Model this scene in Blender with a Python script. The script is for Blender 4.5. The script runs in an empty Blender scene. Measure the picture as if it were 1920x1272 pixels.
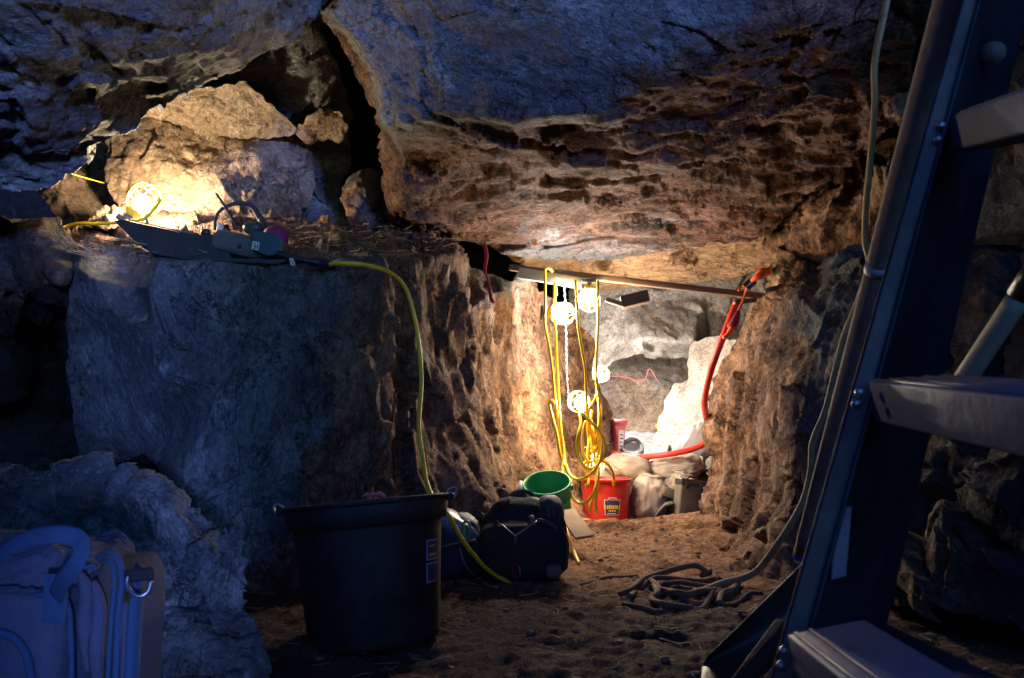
import bpy, bmesh, math, random
import numpy as np
from mathutils import Vector, Matrix
from mathutils.geometry import delaunay_2d_cdt

# ------------------------------------------------------------------ camera, world, light
SC = bpy.context.scene
COL = SC.collection
F = 1493.0                      # focal length in photograph pixels
PITCH = math.atan(164.0 / F)
CAMZ = 0.68
camd = bpy.data.cameras.new('camera')
cam = bpy.data.objects.new('camera', camd)
COL.objects.link(cam)
SC.camera = cam
cam.location = (0, 0, CAMZ)
cam.rotation_euler = (math.pi / 2 + PITCH, 0, 0)
camd.sensor_width = 36.0
camd.lens = F / 1920.0 * 36.0
camd.clip_start = 0.05
camd.clip_end = 200
camd.dof.use_dof = True
camd.dof.focus_distance = 4.6
camd.dof.aperture_fstop = 9.0

world = bpy.data.worlds.new("World")
SC.world = world
world.use_nodes = True
wn = world.node_tree.nodes
wl = world.node_tree.links
bg = wn['Background']
sky = wn.new('ShaderNodeTexSky')
sky.sky_type = 'NISHITA'
sky.sun_disc = False
sky.sun_elevation = math.radians(6)
sky.sun_rotation = math.radians(155)
tint = wn.new('ShaderNodeMix')
tint.data_type = 'RGBA'
tint.blend_type = 'MULTIPLY'
tint.inputs[0].default_value = 1.0
tint.inputs[7].default_value = (0.08, 0.255, 1.0, 1)      # lamp-balanced film: daylight reads blue
wl.new(sky.outputs[0], tint.inputs[6])
wl.new(tint.outputs[2], bg.inputs[0])
bg.inputs[1].default_value = 0.15

sund = bpy.data.lights.new('sun', 'SUN')
sun = bpy.data.objects.new('sun', sund)
COL.objects.link(sun)
sund.energy = 1.2
sund.color = (0.20, 0.325, 1.0)
sund.angle = math.radians(4)
# daylight slanting in through the cave mouth behind the camera, from the right
sun.rotation_euler = Vector((-0.46, 1.0, -0.005)).to_track_quat('-Z', 'Y').to_euler()

SC.view_settings.view_transform = 'Standard'
SC.view_settings.look = 'None'
SC.view_settings.exposure = 1.7
SC.view_settings.gamma = 1.0
SC.view_settings.use_curve_mapping = False
SC.render.engine = 'CYCLES'
SC.cycles.max_bounces = 6
SC.cycles.diffuse_bounces = 4
SC.cycles.use_denoising = True
SC.cycles.sample_clamp_indirect = 4.0

RS = np.random.RandomState(7)
random.seed(11)

# ------------------------------------------------------------------ projection helpers
cP, sP = math.cos(PITCH), math.sin(PITCH)

def rays(px, py):
    cx = (np.asarray(px, float) - 960.0) / F
    cy = (636.0 - np.asarray(py, float)) / F
    return np.stack([cx, cP - sP * cy, sP + cP * cy], -1)

def P(px, py, d):
    """world point seen at photograph pixel (px, py), d metres ahead along +Y"""
    r = rays(px, py)
    v = r * (d / r[1])
    return Vector((v[0], v[1], v[2] + CAMZ))

def PG(px, py, z=0.0):
    """world point on the level z seen at pixel"""
    r = rays(px, py)
    t = (z - CAMZ) / r[2]
    return Vector((r[0] * t, r[1] * t, z))

# ------------------------------------------------------------------ numpy noise
def _hash(ix, iy, iz, seed):
    h = (ix.astype(np.int64) * 374761393 + iy.astype(np.int64) * 668265263 +
         iz.astype(np.int64) * 2147483647 + seed * 1274126177) & 0xFFFFFFFF
    h = ((h ^ (h >> 13)) * 1274126177) & 0xFFFFFFFF
    h = h ^ (h >> 16)
    return h

def vnoise(p, seed=0):
    """smooth value noise in -1..1"""
    i = np.floor(p)
    f = p - i
    u = f * f * f * (f * (f * 6 - 15) + 10)
    i = i.astype(np.int64)
    r = 0
    for dx in (0, 1):
        wx = u[:, 0] if dx else 1 - u[:, 0]
        for dy in (0, 1):
            wy = u[:, 1] if dy else 1 - u[:, 1]
            for dz in (0, 1):
                wz = u[:, 2] if dz else 1 - u[:, 2]
                h = _hash(i[:, 0] + dx, i[:, 1] + dy, i[:, 2] + dz, seed)
                r = r + wx * wy * wz * ((h & 0xFFFF) / 32767.5 - 1.0)
    return r

ROT = np.array([[0.36, 0.80, -0.48], [-0.80, 0.53, 0.28], [0.48, 0.28, 0.83]])

def fbm(p, oct=4, seed=0, ridged=False, gain=0.5):
    a, s, n = 1.0, 0.0, 0.0
    q = p.copy()
    for k in range(oct):
        v = vnoise(q, seed + k * 17)
        if ridged:
            v = 1 - 2 * np.abs(v)
        s = s + a * v
        n += a
        a *= gain
        q = (q @ ROT.T) * 2.03 + 3.1
    return s / n

def facets(p, seed=0):
    """chipped planes: every cell of a jittered lattice is a tilted plane"""
    i = np.floor(p).astype(np.int64)
    best = np.full(len(p), 1e9)
    val = np.zeros(len(p))
    for dx in (-1, 0, 1):
        for dy in (-1, 0, 1):
            for dz in (-1, 0, 1):
                cx, cy, cz = i[:, 0] + dx, i[:, 1] + dy, i[:, 2] + dz
                h1 = _hash(cx, cy, cz, seed)
                h2 = _hash(cx, cy, cz, seed + 91)
                sx = cx + (h1 & 1023) / 1023.0
                sy = cy + ((h1 >> 10) & 1023) / 1023.0
                sz = cz + ((h1 >> 20) & 1023) / 1023.0
                ex, ey, ez = p[:, 0] - sx, p[:, 1] - sy, p[:, 2] - sz
                dd = ex * ex + ey * ey + ez * ez
                n1 = (h2 & 1023) / 511.5 - 1
                n2 = ((h2 >> 10) & 1023) / 511.5 - 1
                n3 = ((h2 >> 20) & 1023) / 511.5 - 1
                v = 0.5 * n1 + (ex * n1 + ey * n2 + ez * n3) * 0.9
                m = dd < best
                best = np.where(m, dd, best)
                val = np.where(m, v, val)
    return val

# ------------------------------------------------------------------ object helpers
def link(o, parent=None):
    COL.objects.link(o)
    if parent is not None:
        o.parent = parent
    return o

def root_loc(parent):
    l = Vector((0, 0, 0))
    o = parent
    while o is not None:
        l = l + o.location
        o = o.parent
    return l

def mesh_from(name, verts, faces, mat, smooth=True):
    me = bpy.data.meshes.new(name)
    if isinstance(faces, np.ndarray):
        nf, k = faces.shape
        me.vertices.add(len(verts))
        me.vertices.foreach_set('co', np.asarray(verts, np.float32).ravel())
        me.loops.add(nf * k)
        me.loops.foreach_set('vertex_index', faces.astype(np.int32).ravel())
        me.polygons.add(nf)
        me.polygons.foreach_set('loop_start', np.arange(0, nf * k, k, dtype=np.int32))
        me.polygons.foreach_set('loop_total', np.full(nf, k, dtype=np.int32))
        me.update(calc_edges=True)
    else:
        me.from_pydata([tuple(v) for v in verts], [], faces)
        me.update()
    if smooth:
        me.polygons.foreach_set('use_smooth', [True] * len(me.polygons))
    if mat is not None:
        me.materials.append(mat)
    return me

def tag(o, label=None, cat=None, group=None, kind=None):
    if label: o['label'] = label
    if cat: o['category'] = cat
    if group: o['group'] = group
    if kind: o['kind'] = kind
    return o

def thing(name, label, cat, loc, group=None):
    o = bpy.data.objects.new(name, None)
    o.empty_display_size = 0.05
    o.location = loc
    COL.objects.link(o)
    return tag(o, label, cat, group)

def part(name, vf, mat, parent=None, smooth=True, label=None):
    """vf = (verts, faces) in world coordinates"""
    v, f = vf
    v = np.array([tuple(x) for x in v], float)
    if parent is not None:
        v = v - np.array(root_loc(parent))
        o = bpy.data.objects.new(name, mesh_from(name, v, f, mat, smooth))
        link(o, parent)
    else:
        c = v.mean(0)
        c[2] = v[:, 2].min()
        o = bpy.data.objects.new(name, mesh_from(name, v - c, f, mat, smooth))
        o.location = tuple(c)
        link(o)
    if label: o['label'] = label
    return o

def join(*vfs):
    V, Fc = [], []
    for v, f in vfs:
        n = len(V)
        V += [tuple(x) for x in v]
        Fc += [tuple(i + n for i in q) for q in f]
    return V, Fc

def resample(pts, n=6):
    pts = [Vector(p) for p in pts]
    if len(pts) < 3:
        return pts
    out = []
    for i in range(len(pts) - 1):
        p0 = pts[max(i - 1, 0)]; p1 = pts[i]; p2 = pts[i + 1]; p3 = pts[min(i + 2, len(pts) - 1)]
        for k in range(n):
            t = k / n
            out.append(0.5 * ((2 * p1) + (p2 - p0) * t + (2 * p0 - 5 * p1 + 4 * p2 - p3) * t * t +
                              (3 * p1 - p0 - 3 * p2 + p3) * t ** 3))
    out.append(pts[-1])
    return out

def tube(pts, r, sides=8, n=6, closed=False, flat=None, lay=0.0):
    """round (or flattened: flat=(width scale, up)) tube through pts; r may be a list"""
    raw = [Vector(p) for p in pts]
    if closed:
        raw = raw + [raw[0]]
    q = resample(raw, n) if n > 1 else raw
    m = len(q)
    rr = [r] * m if not isinstance(r, (list, tuple)) else list(np.interp(np.linspace(0, 1, m), np.linspace(0, 1, len(r)), r))
    V, Fc = [], []
    up = None
    dist = 0.0
    for i in range(m):
        t = (q[min(i + 1, m - 1)] - q[max(i - 1, 0)])
        if t.length < 1e-9: t = Vector((0, 0, 1))
        t.normalize()
        if up is None:
            ref = Vector((0, 0, 1)) if abs(t.z) < 0.9 else Vector((1, 0, 0))
            if flat is not None: ref = Vector(flat[1])
            up = (ref - t * ref.dot(t)).normalized()
        else:
            if flat is not None and len(flat) > 2:
                up = Vector(flat[1])
            up = (up - t * up.dot(t))
            if up.length < 1e-6: up = t.orthogonal()
            up.normalize()
        sd = t.cross(up)
        for k in range(sides):
            a = 2 * math.pi * k / sides
            w = flat[0] if flat is not None else 1.0
            h = 1 + (0.16 * abs(math.sin(1.5 * (a + dist * lay))) - 0.10 if lay else 0)
            V.append(q[i] + sd * (math.cos(a) * rr[i] * w * h) + up * (math.sin(a) * rr[i] * h))
        if i < m - 1: dist += (q[i + 1] - q[i]).length
    for i in range(m - 1):
        for k in range(sides):
            a = i * sides + k; b = i * sides + (k + 1) % sides
            Fc.append((a, b, b + sides, a + sides))
    Fc.append(tuple(range(sides - 1, -1, -1)))
    Fc.append(tuple((m - 1) * sides + k for k in range(sides)))
    return V, Fc

def lathe(profile, M=Matrix(), seg=40, sx=1.0, sy=1.0, cap0=True, cap1=False, wob=None):
    V, Fc = [], []
    for (r, z) in profile:
        for k in range(seg):
            a = 2 * math.pi * k / seg
            rr = r * (wob(a, z) if wob else 1)
            V.append(M @ Vector((math.cos(a) * rr * sx, math.sin(a) * rr * sy, z)))
    for i in range(len(profile) - 1):
        for k in range(seg):
            a = i * seg + k; b = i * seg + (k + 1) % seg
            Fc.append((a, b, b + seg, a + seg))
    if cap0: Fc.append(tuple(range(seg - 1, -1, -1)))
    if cap1: Fc.append(tuple((len(profile) - 1) * seg + k for k in range(seg)))
    return V, Fc

def boxm(sx, sy, sz, M=Matrix(), bev=0.004, seg=2):
    bm = bmesh.new()
    bmesh.ops.create_cube(bm, size=1.0)
    bmesh.ops.scale(bm, vec=(sx, sy, sz), verts=bm.verts)
    if bev > 0:
        bmesh.ops.bevel(bm, geom=list(bm.edges), offset=min(bev, min(sx, sy, sz) * 0.45), segments=seg, profile=0.6, affect='EDGES')
    V = [M @ v.co for v in bm.verts]
    Fc = [tuple(v.index for v in f.verts) for f in bm.faces]
    bm.free()
    return V, Fc

def frame(p, x, y=None, up=(0, 0, 1)):
    """matrix at p whose local X points along x"""
    x = Vector(x).normalized()
    u = Vector(up)
    y = u.cross(x) if y is None else Vector(y)
    y.normalize()
    z = x.cross(y).normalized()
    y = z.cross(x)
    M = Matrix((x, y, z)).transposed().to_4x4()
    M.translation = Vector(p)
    return M

def bar(p0, p1, w, h, up=(0, 0, 1), bev=0.003):
    p0, p1 = Vector(p0), Vector(p1)
    M = frame((p0 + p1) / 2, p1 - p0, up=up)
    return boxm((p1 - p0).length, w, h, M, bev)

def blob(c, size, e=(1.0, 1.0), M=None, seg=28, rings=18, noise=0.0, nscale=3.0, seed=0, shape=None):
    """superellipsoid with optional noise; size = semi axes, e<1 boxier"""
    def sp(v, ex): return math.copysign(abs(v) ** ex, v)
    V, Fc = [], []
    for i in range(rings + 1):
        ph = -math.pi / 2 + math.pi * i / rings
        for k in range(seg):
            th = 2 * math.pi * k / seg
            v = [sp(math.cos(ph), e[0]) * sp(math.cos(th), e[1]),
                 sp(math.cos(ph), e[0]) * sp(math.sin(th), e[1]), sp(math.sin(ph), e[0])]
            V.append(v)
    V = np.array(V)
    if shape is not None:
        V = shape(V)
    if noise:
        V = V * (1 + noise * fbm(V * nscale + seed * 7.3, 4, seed)[:, None])
    V = V * np.array(size)
    if M is None: M = Matrix()
    c = Vector(c)
    out = [c + (M.to_3x3() @ Vector(v)) for v in V]
    for i in range(rings):
        for k in range(seg):
            a = i * seg + k; b = i * seg + (k + 1) % seg
            Fc.append((a, b, b + seg, a + seg))
    return out, Fc

# ------------------------------------------------------------------ materials
MATS = {}
def newmat(name):
    m = bpy.data.materials.new(name)
    m.use_nodes = True
    return m, m.node_tree.nodes, m.node_tree.links, m.node_tree.nodes['Principled BSDF']

def plain(name, col, rough=0.6, metal=0.0, spec=0.5, var=0.25, vscale=30, bump=0.15, bscale=120, dirt=None, dirt_amt=0.4, dirt_scale=6,
          coat=0.0, trans=0.0, sheen=0.0):
    """painted / plastic / cloth surface with uneven colour, roughness and grime"""
    m, n, l, b = newmat(name)
    g = n.new('ShaderNodeNewGeometry')
    n1 = n.new('ShaderNodeTexNoise'); n1.inputs['Scale'].default_value = vscale; n1.inputs['Detail'].default_value = 6
    l.new(g.outputs['Position'], n1.inputs['Vector'])
    mx = n.new('ShaderNodeMix'); mx.data_type = 'RGBA'
    c = np.array(col)
    mx.inputs[6].default_value = (*np.clip(c * (1 - var), 0, 1), 1)
    mx.inputs[7].default_value = (*np.clip(c * (1 + var), 0, 1), 1)
    l.new(n1.outputs['Fac'], mx.inputs[0])
    out = mx.outputs[2]
    if dirt is not None:
        n2 = n.new('ShaderNodeTexNoise'); n2.inputs['Scale'].default_value = dirt_scale; n2.inputs['Detail'].default_value = 8
        n2.inputs['Roughness'].default_value = 0.7
        l.new(g.outputs['Position'], n2.inputs['Vector'])
        r = n.new('ShaderNodeMapRange'); r.inputs[1].default_value = 0.45; r.inputs[2].default_value = 0.68
        r.inputs[4].default_value = dirt_amt
        l.new(n2.outputs['Fac'], r.inputs[0])
        m2 = n.new('ShaderNodeMix'); m2.data_type = 'RGBA'
        m2.inputs[7].default_value = (*dirt, 1)
        l.new(r.outputs[0], m2.inputs[0]); l.new(out, m2.inputs[6])
        out = m2.outputs[2]
    l.new(out, b.inputs['Base Color'])
    rr = n.new('ShaderNodeMapRange'); rr.inputs[3].default_value = max(0.05, rough - 0.12); rr.inputs[4].default_value = min(1, rough + 0.12)
    l.new(n1.outputs['Fac'], rr.inputs[0]); l.new(rr.outputs[0], b.inputs['Roughness'])
    b.inputs['Metallic'].default_value = metal
    b.inputs['Specular IOR Level'].default_value = spec
    if coat: b.inputs['Coat Weight'].default_value = coat
    if sheen: b.inputs['Sheen Weight'].default_value = sheen
    if bump:
        n3 = n.new('ShaderNodeTexNoise'); n3.inputs['Scale'].default_value = bscale; n3.inputs['Detail'].default_value = 5
        l.new(g.outputs['Position'], n3.inputs['Vector'])
        bp = n.new('ShaderNodeBump'); bp.inputs['Strength'].default_value = bump; bp.inputs['Distance'].default_value = 0.004
        l.new(n3.outputs['Fac'], bp.inputs['Height']); l.new(bp.outputs[0], b.inputs['Normal'])
    MATS[name] = m
    return m

def rockmat(name, grey=(0.20, 0.195, 0.19), dark=(0.055, 0.055, 0.06), pale=(0.42, 0.41, 0.39), brown=(0.27, 0.165, 0.105),
            brown2=(0.13, 0.065, 0.036), stretch=(1, 1, 1), rot=(0, 0, 0), bump=1.0, scale=1.0, veins=0.22, rough=0.88, spec=0.25, calmbump=False):
    m, n, l, b = newmat(name)
    g = n.new('ShaderNodeNewGeometry')
    mp = n.new('ShaderNodeMapping'); mp.inputs['Scale'].default_value = stretch; mp.inputs['Rotation'].default_value = rot
    l.new(g.outputs['Position'], mp.inputs['Vector'])
    def noise(sc, det=8, rgh=0.6, dist=0.0, typ='FBM', vec=None):
        t = n.new('ShaderNodeTexNoise'); t.noise_type = typ
        t.inputs['Scale'].default_value = sc * scale; t.inputs['Detail'].default_value = det
        t.inputs['Roughness'].default_value = rgh; t.inputs['Distortion'].default_value = dist
        l.new(vec or mp.outputs[0], t.inputs['Vector'])
        return t.outputs['Fac']
    def rng(src, a, bb, c=0.0, d=1.0):
        r = n.new('ShaderNodeMapRange'); r.interpolation_type = 'SMOOTHSTEP'
        r.inputs[1].default_value = a; r.inputs[2].default_value = bb; r.inputs[3].default_value = c; r.inputs[4].default_value = d
        l.new(src, r.inputs[0]); return r.outputs[0]
    def mix(fac, a, bb, mode='MIX'):
        x = n.new('ShaderNodeMix'); x.data_type = 'RGBA'; x.blend_type = mode
        for s, v in ((0, fac), (6, a), (7, bb)):
            if isinstance(v, tuple): x.inputs[s].default_value = (*v, 1)
            elif isinstance(v, float): x.inputs[s].default_value = v
            else: l.new(v, x.inputs[s])
        return x.outputs[2]
    def math_(op, a, bb=None):
        x = n.new('ShaderNodeMath'); x.operation = op
        for s, v in ((0, a), (1, bb)):
            if v is None: continue
            if isinstance(v, float): x.inputs[s].default_value = v
            else: l.new(v, x.inputs[s])
        return x.outputs[0]
    big = noise(1.6, 7, 0.62, 0.6)
    mid = noise(5.5, 8, 0.65, 0.8)
    fine = noise(38, 6, 0.7)
    col = mix(rng(big, 0.36, 0.66), dark, grey)
    col = mix(rng(mid, 0.52, 0.74, 0, 0.75), col, pale)
    col = mix(rng(noise(11, 6, 0.6, 1.2), 0.30, 0.46, 0.55, 0.0), col, dark)
    vn = noise(3.1, 5, 0.55, 1.4)
    vein = math_('ABSOLUTE', math_('SUBTRACT', vn, 0.5))
    col = mix(math_('MULTIPLY', rng(vein, 0.0, 0.022, veins, 0.0), rng(big, 0.42, 0.6)), col, pale)
    ck = noise(2.3, 9, 0.68, 1.0)
    ckl = math_('ABSOLUTE', math_('SUBTRACT', ck, 0.5))
    ck2 = noise(6.5, 7, 0.66, 0.7)
    ckl2 = math_('ABSOLUTE', math_('SUBTRACT', ck2, 0.47))
    fis = math_('MAXIMUM', math_('MULTIPLY', rng(ckl, 0.0, 0.009, 1.0, 0.0), rng(mid, 0.42, 0.55)), math_('MULTIPLY', rng(ckl2, 0.0, 0.011, 0.8, 0.0), rng(big, 0.45, 0.58)))
    # dusty brown cover, patchy, where the control weights ask for it
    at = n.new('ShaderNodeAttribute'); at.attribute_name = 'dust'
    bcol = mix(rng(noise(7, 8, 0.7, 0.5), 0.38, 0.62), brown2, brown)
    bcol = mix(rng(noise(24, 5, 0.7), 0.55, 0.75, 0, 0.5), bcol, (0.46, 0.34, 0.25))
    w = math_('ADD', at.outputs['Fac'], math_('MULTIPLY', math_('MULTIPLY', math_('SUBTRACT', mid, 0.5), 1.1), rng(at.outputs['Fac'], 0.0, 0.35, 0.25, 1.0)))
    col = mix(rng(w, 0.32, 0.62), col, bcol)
    col = mix(rng(fine, 0.38, 0.60, 0.45, 0.0), col, (0.02, 0.018, 0.016))
    col = mix(rng(noise(80, 3, 0.7), 0.54, 0.72, 0.0, 0.30), col, pale)
    col = mix(math_('MULTIPLY', fis, 0.75), col, (0.018, 0.015, 0.014))
    l.new(col, b.inputs['Base Color'])
    l.new(rng(mid, 0.3, 0.7, rough - 0.12, min(1.0, rough + 0.08)), b.inputs['Roughness'])
    b.inputs['Specular IOR Level'].default_value = spec
    # relief: fractured ridges plus grain
    h1 = noise(9, 9, 0.62, 0.3, 'RIDGED_MULTIFRACTAL')
    h2 = noise(30, 6, 0.65)
    h3 = noise(110, 4, 0.6)
    hh = math_('ADD', math_('MULTIPLY', h1, 0.45), math_('ADD', math_('MULTIPLY', h2, 0.9), math_('MULTIPLY', h3, 0.35)))
    vo = n.new('ShaderNodeTexVoronoi'); vo.inputs['Scale'].default_value = 14 * scale
    l.new(mp.outputs[0], vo.inputs['Vector'])
    hh = math_('ADD', hh, math_('MULTIPLY', vo.outputs['Distance'], 0.35))
    hh = math_('SUBTRACT', hh, math_('MULTIPLY', fis, 0.6))
    bp = n.new('ShaderNodeBump'); bp.inputs['Strength'].default_value = 0.85 * min(bump, 1.15)
    bp.inputs['Distance'].default_value = 0.028 * bump
    if calmbump: l.new(rng(w, 0.1, 0.6, 0.85, 1.0), bp.inputs['Strength'])
    l.new(hh, bp.inputs['Height']); l.new(bp.outputs[0], b.inputs['Normal'])
    MATS[name] = m
    return m

def emis(name, col, s):
    m, n, l, b = newmat(name)
    b.inputs['Base Color'].default_value = (*col, 1)
    b.inputs['Emission Color'].default_value = (*col, 1)
    b.inputs['Emission Strength'].default_value = s
    MATS[name] = m
    return m

R_grey = rockmat('grey_limestone')
R_roof = rockmat('layered_roof_rock', calmbump=True, grey=(0.25, 0.25, 0.26), dark=(0.085, 0.085, 0.095), pale=(0.38, 0.38, 0.40), stretch=(0.85, 1.25, 1.2), rot=(0, 0, 0.25), bump=1.25, brown=(0.24, 0.125, 0.082), brown2=(0.08, 0.034, 0.022))
R_wall = rockmat('streaked_wall_rock', calmbump=True, grey=(0.20, 0.20, 0.205), dark=(0.065, 0.065, 0.07), pale=(0.36, 0.36, 0.35), stretch=(1.15, 1.05, 0.8), rot=(0, 0.22, 0), bump=1.25, brown=(0.33, 0.192, 0.112), brown2=(0.12, 0.058, 0.032))
R_tan = rockmat('tan_boulder_rock', grey=(0.34, 0.28, 0.21), dark=(0.17, 0.12, 0.08), pale=(0.48, 0.42, 0.34), brown=(0.36, 0.26, 0.17), brown2=(0.2, 0.13, 0.08))
R_white = rockmat('pale_tunnel_rock', grey=(0.42, 0.405, 0.395), dark=(0.25, 0.235, 0.23), pale=(0.6, 0.59, 0.57), brown=(0.33, 0.25, 0.19), brown2=(0.22, 0.155, 0.12), bump=0.6)
R_slab = rockmat('smooth_beige_slab', grey=(0.40, 0.35, 0.31), dark=(0.30, 0.26, 0.23), pale=(0.52, 0.47, 0.43), brown=(0.36, 0.27, 0.21), brown2=(0.26, 0.19, 0.15), bump=0.4, veins=0.0)
R_near = rockmat('near_slab_rock', calmbump=True, grey=(0.25, 0.25, 0.25), dark=(0.10, 0.10, 0.105), pale=(0.36, 0.36, 0.36), stretch=(0.8, 1.3, 1.4), rot=(0, 0.5, 0))
R_mid = rockmat('shaded_grey_rock', grey=(0.10, 0.10, 0.10), dark=(0.035, 0.035, 0.037), pale=(0.22, 0.21, 0.20))  # darker copy of the grey rock, shade painted into the colour
R_dark = rockmat('shaded_wall_rock', grey=(0.05, 0.048, 0.05), dark=(0.02, 0.02, 0.022), pale=(0.13, 0.12, 0.12), brown=(0.16, 0.10, 0.065), brown2=(0.06, 0.035, 0.022), veins=0.15)  # albedo cut for walls in shadow, their shade painted into the colour
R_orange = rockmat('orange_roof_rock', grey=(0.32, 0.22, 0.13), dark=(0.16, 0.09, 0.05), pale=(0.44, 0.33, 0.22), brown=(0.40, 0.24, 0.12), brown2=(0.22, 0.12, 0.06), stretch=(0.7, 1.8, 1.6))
# ------------------------------------------------------------------ rock masses
def relief(name, outline, inner, mat, thick=0.5, step=3.4, jag=2.5, amp=(0.05, 0.03, 0.012), fs=(1.6, 3.2, 9.0), stretch=(1, 1, 1),
           rot=0.0, soft=2, seed=0, edge=0.45, ridged=0.5, calm=1.0, chip=0.8, pits=0.0):
    """closed rock mass: facing side interpolated through measured control points (px, py, distance, dust),
    roughened with chipped and fractal relief along its own normals, then carried back to its real thickness"""
    ctl = [tuple(p) + (0.0,) * (4 - len(p)) for p in list(outline) + list(inner)]
    C = np.array(ctl, float)
    rr = rays(C[:, 0], C[:, 1])
    inv = rr[:, 1] / C[:, 2]            # inverse distance along the ray parameter
    n = len(outline)
    res = delaunay_2d_cdt([Vector((a, b)) for a, b in C[:, :2]], [(i, (i + 1) % n) for i in range(n)], [], 0, 1e-6)
    tv, tris, orig = res[0], res[2], res[3]
    idx = [o[0] if o else None for o in orig]
    T = [[idx[i] for i in t] for t in tris if len(t) == 3 and all(idx[i] is not None for i in t)]
    # outline, resampled with small jags
    out = []
    rs = np.random.RandomState(100 + seed)
    for i in range(n):
        a = C[i, :2]; b = C[(i + 1) % n, :2]
        L = np.hypot(*(b - a)); k = max(1, int(L / 7))
        nr = np.array([-(b - a)[1], (b - a)[0]]) / max(L, 1e-6)
        for j in range(k):
            t = j / k
            w = math.sin(math.pi * t) ** 0.5
            o = a + (b - a) * t + nr * (rs.randn() * jag * 0.5 * w + w * jag * math.sin(i * 3.1 + t * 9))
            out.append(o)
    O = np.array(out)
    x0, y0 = O.min(0) - step; x1, y1 = O.max(0) + step
    gx = np.arange(x0, x1 + step, step); gy = np.arange(y0, y1 + step, step)
    X, Y = np.meshgrid(gx, gy)
    H, W = X.shape
    inside = np.zeros(X.shape, bool)
    A = O; B = np.roll(O, -1, 0)
    for (ax, ay), (bx, by) in zip(A, B):
        if ay == by: continue
        m = (Y > min(ay, by)) & (Y <= max(ay, by))
        xi = ax + (Y - ay) * (bx - ax) / (by - ay)
        inside ^= m & (X < xi)
    nb = np.zeros_like(inside)
    pad = np.pad(inside, 1)
    for dy in (0, 1, 2):
        for dx in (0, 1, 2):
            nb |= pad[dy:dy + H, dx:dx + W]
    ring = nb & ~inside
    ri, rj = np.nonzero(ring)
    q = np.stack([X[ri, rj], Y[ri, rj]], 1)
    bd = np.full(len(q), 1e18); bp = q.copy()
    for a, b in zip(A, B):
        ab = b - a
        t = np.clip(((q - a) @ ab) / max(ab @ ab, 1e-9), 0, 1)
        pr = a + t[:, None] * ab
        dd = ((q - pr) ** 2).sum(1)
        m = dd < bd
        bd = np.where(m, dd, bd); bp = np.where(m[:, None], pr, bp)
    X = X.copy(); Y = Y.copy()
    X[ri, rj] = bp[:, 0]; Y[ri, rj] = bp[:, 1]
    ok = inside | ring
    # interpolate inverse distance + dust
    px, py = X[ok], Y[ok]
    best = np.full(len(px), -1e9); vi = np.zeros(len(px)); vw = np.zeros(len(px))
    for t in T:
        (xa, ya), (xb, yb), (xc, yc) = C[t[0], :2], C[t[1], :2], C[t[2], :2]
        det = (yb - yc) * (xa - xc) + (xc - xb) * (ya - yc)
        if abs(det) < 1e-6: continue
        l0 = ((yb - yc) * (px - xc) + (xc - xb) * (py - yc)) / det
        l1 = ((yc - ya) * (px - xc) + (xa - xc) * (py - yc)) / det
        l2 = 1 - l0 - l1
        mn = np.minimum(np.minimum(l0, l1), l2)
        m = mn > best
        c0, c1, c2 = np.clip(l0, 0, 1), np.clip(l1, 0, 1), np.clip(l2, 0, 1)
        s = c0 + c1 + c2
        vi = np.where(m, (c0 * inv[t[0]] + c1 * inv[t[1]] + c2 * inv[t[2]]) / s, vi)
        vw = np.where(m, (c0 * C[t[0], 3] + c1 * C[t[1], 3] + c2 * C[t[2], 3]) / s, vw)
        best = np.where(m, mn, best)
    G = np.zeros(X.shape); G[ok] = vi
    K = ok.astype(float)
    for _ in range(soft):               # round the plane joints a little
        for ax in (0, 1):
            s = G * 2 * K + np.roll(G * K, 1, ax) + np.roll(G * K, -1, ax)
            k = 2 * K + np.roll(K, 1, ax) + np.roll(K, -1, ax)
            G = np.where(ok, s / np.maximum(k, 1e-9), 0)
    rv = rays(px, py)
    pos = rv / G[ok][:, None]
    pos[:, 2] += CAMZ
    num = -np.ones(X.shape, int); num[ok] = np.arange(ok.sum())
    a = num[:-1, :-1]; b = num[:-1, 1:]; c = num[1:, 1:]; d = num[1:, :-1]
    anyin = inside[:-1, :-1] | inside[:-1, 1:] | inside[1:, 1:] | inside[1:, :-1]
    good = (a >= 0) & (b >= 0) & (c >= 0) & (d >= 0) & anyin
    quads = np.stack([a[good], d[good], c[good], b[good]], 1)
    # normals of the smooth surface
    def normals(p):
        fn = np.cross(p[quads[:, 2]] - p[quads[:, 0]], p[quads[:, 3]] - p[quads[:, 1]])
        nn = np.zeros_like(p)
        for k in range(4): np.add.at(nn, quads[:, k], fn)
        return nn / np.maximum(np.linalg.norm(nn, axis=1), 1e-12)[:, None]
    N = normals(pos)
    view = pos - np.array([0, 0, CAMZ])
    N = np.where((N * view).sum(1)[:, None] > 0, -N, N)
    cr, sr = math.cos(rot), math.sin(rot)
    Q = pos.copy()
    Q = np.stack([Q[:, 0] * cr - Q[:, 2] * sr, Q[:, 1], Q[:, 0] * sr + Q[:, 2] * cr], 1) * np.array(stretch)
    Qw = Q + 0.12 * np.stack([vnoise(Q * 2.2 + 5, seed), vnoise(Q * 2.2 + 9, seed + 3), vnoise(Q * 2.2 + 13, seed + 5)], 1)
    disp = amp[0] * fbm(Q * fs[0], 4, seed) + amp[1] * facets(Qw * fs[1], seed)
    hi = (1 - ridged) * fbm(Q * fs[2], 4, seed + 40) + ridged * (fbm(Q * fs[2], 4, seed + 60, True) - 0.2)
    disp = disp + amp[2] * hi + amp[2] * chip * facets(Qw * fs[2] * 1.1 + 3, seed + 8)
    em = np.ones(X.shape); em[ring] = edge
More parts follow.
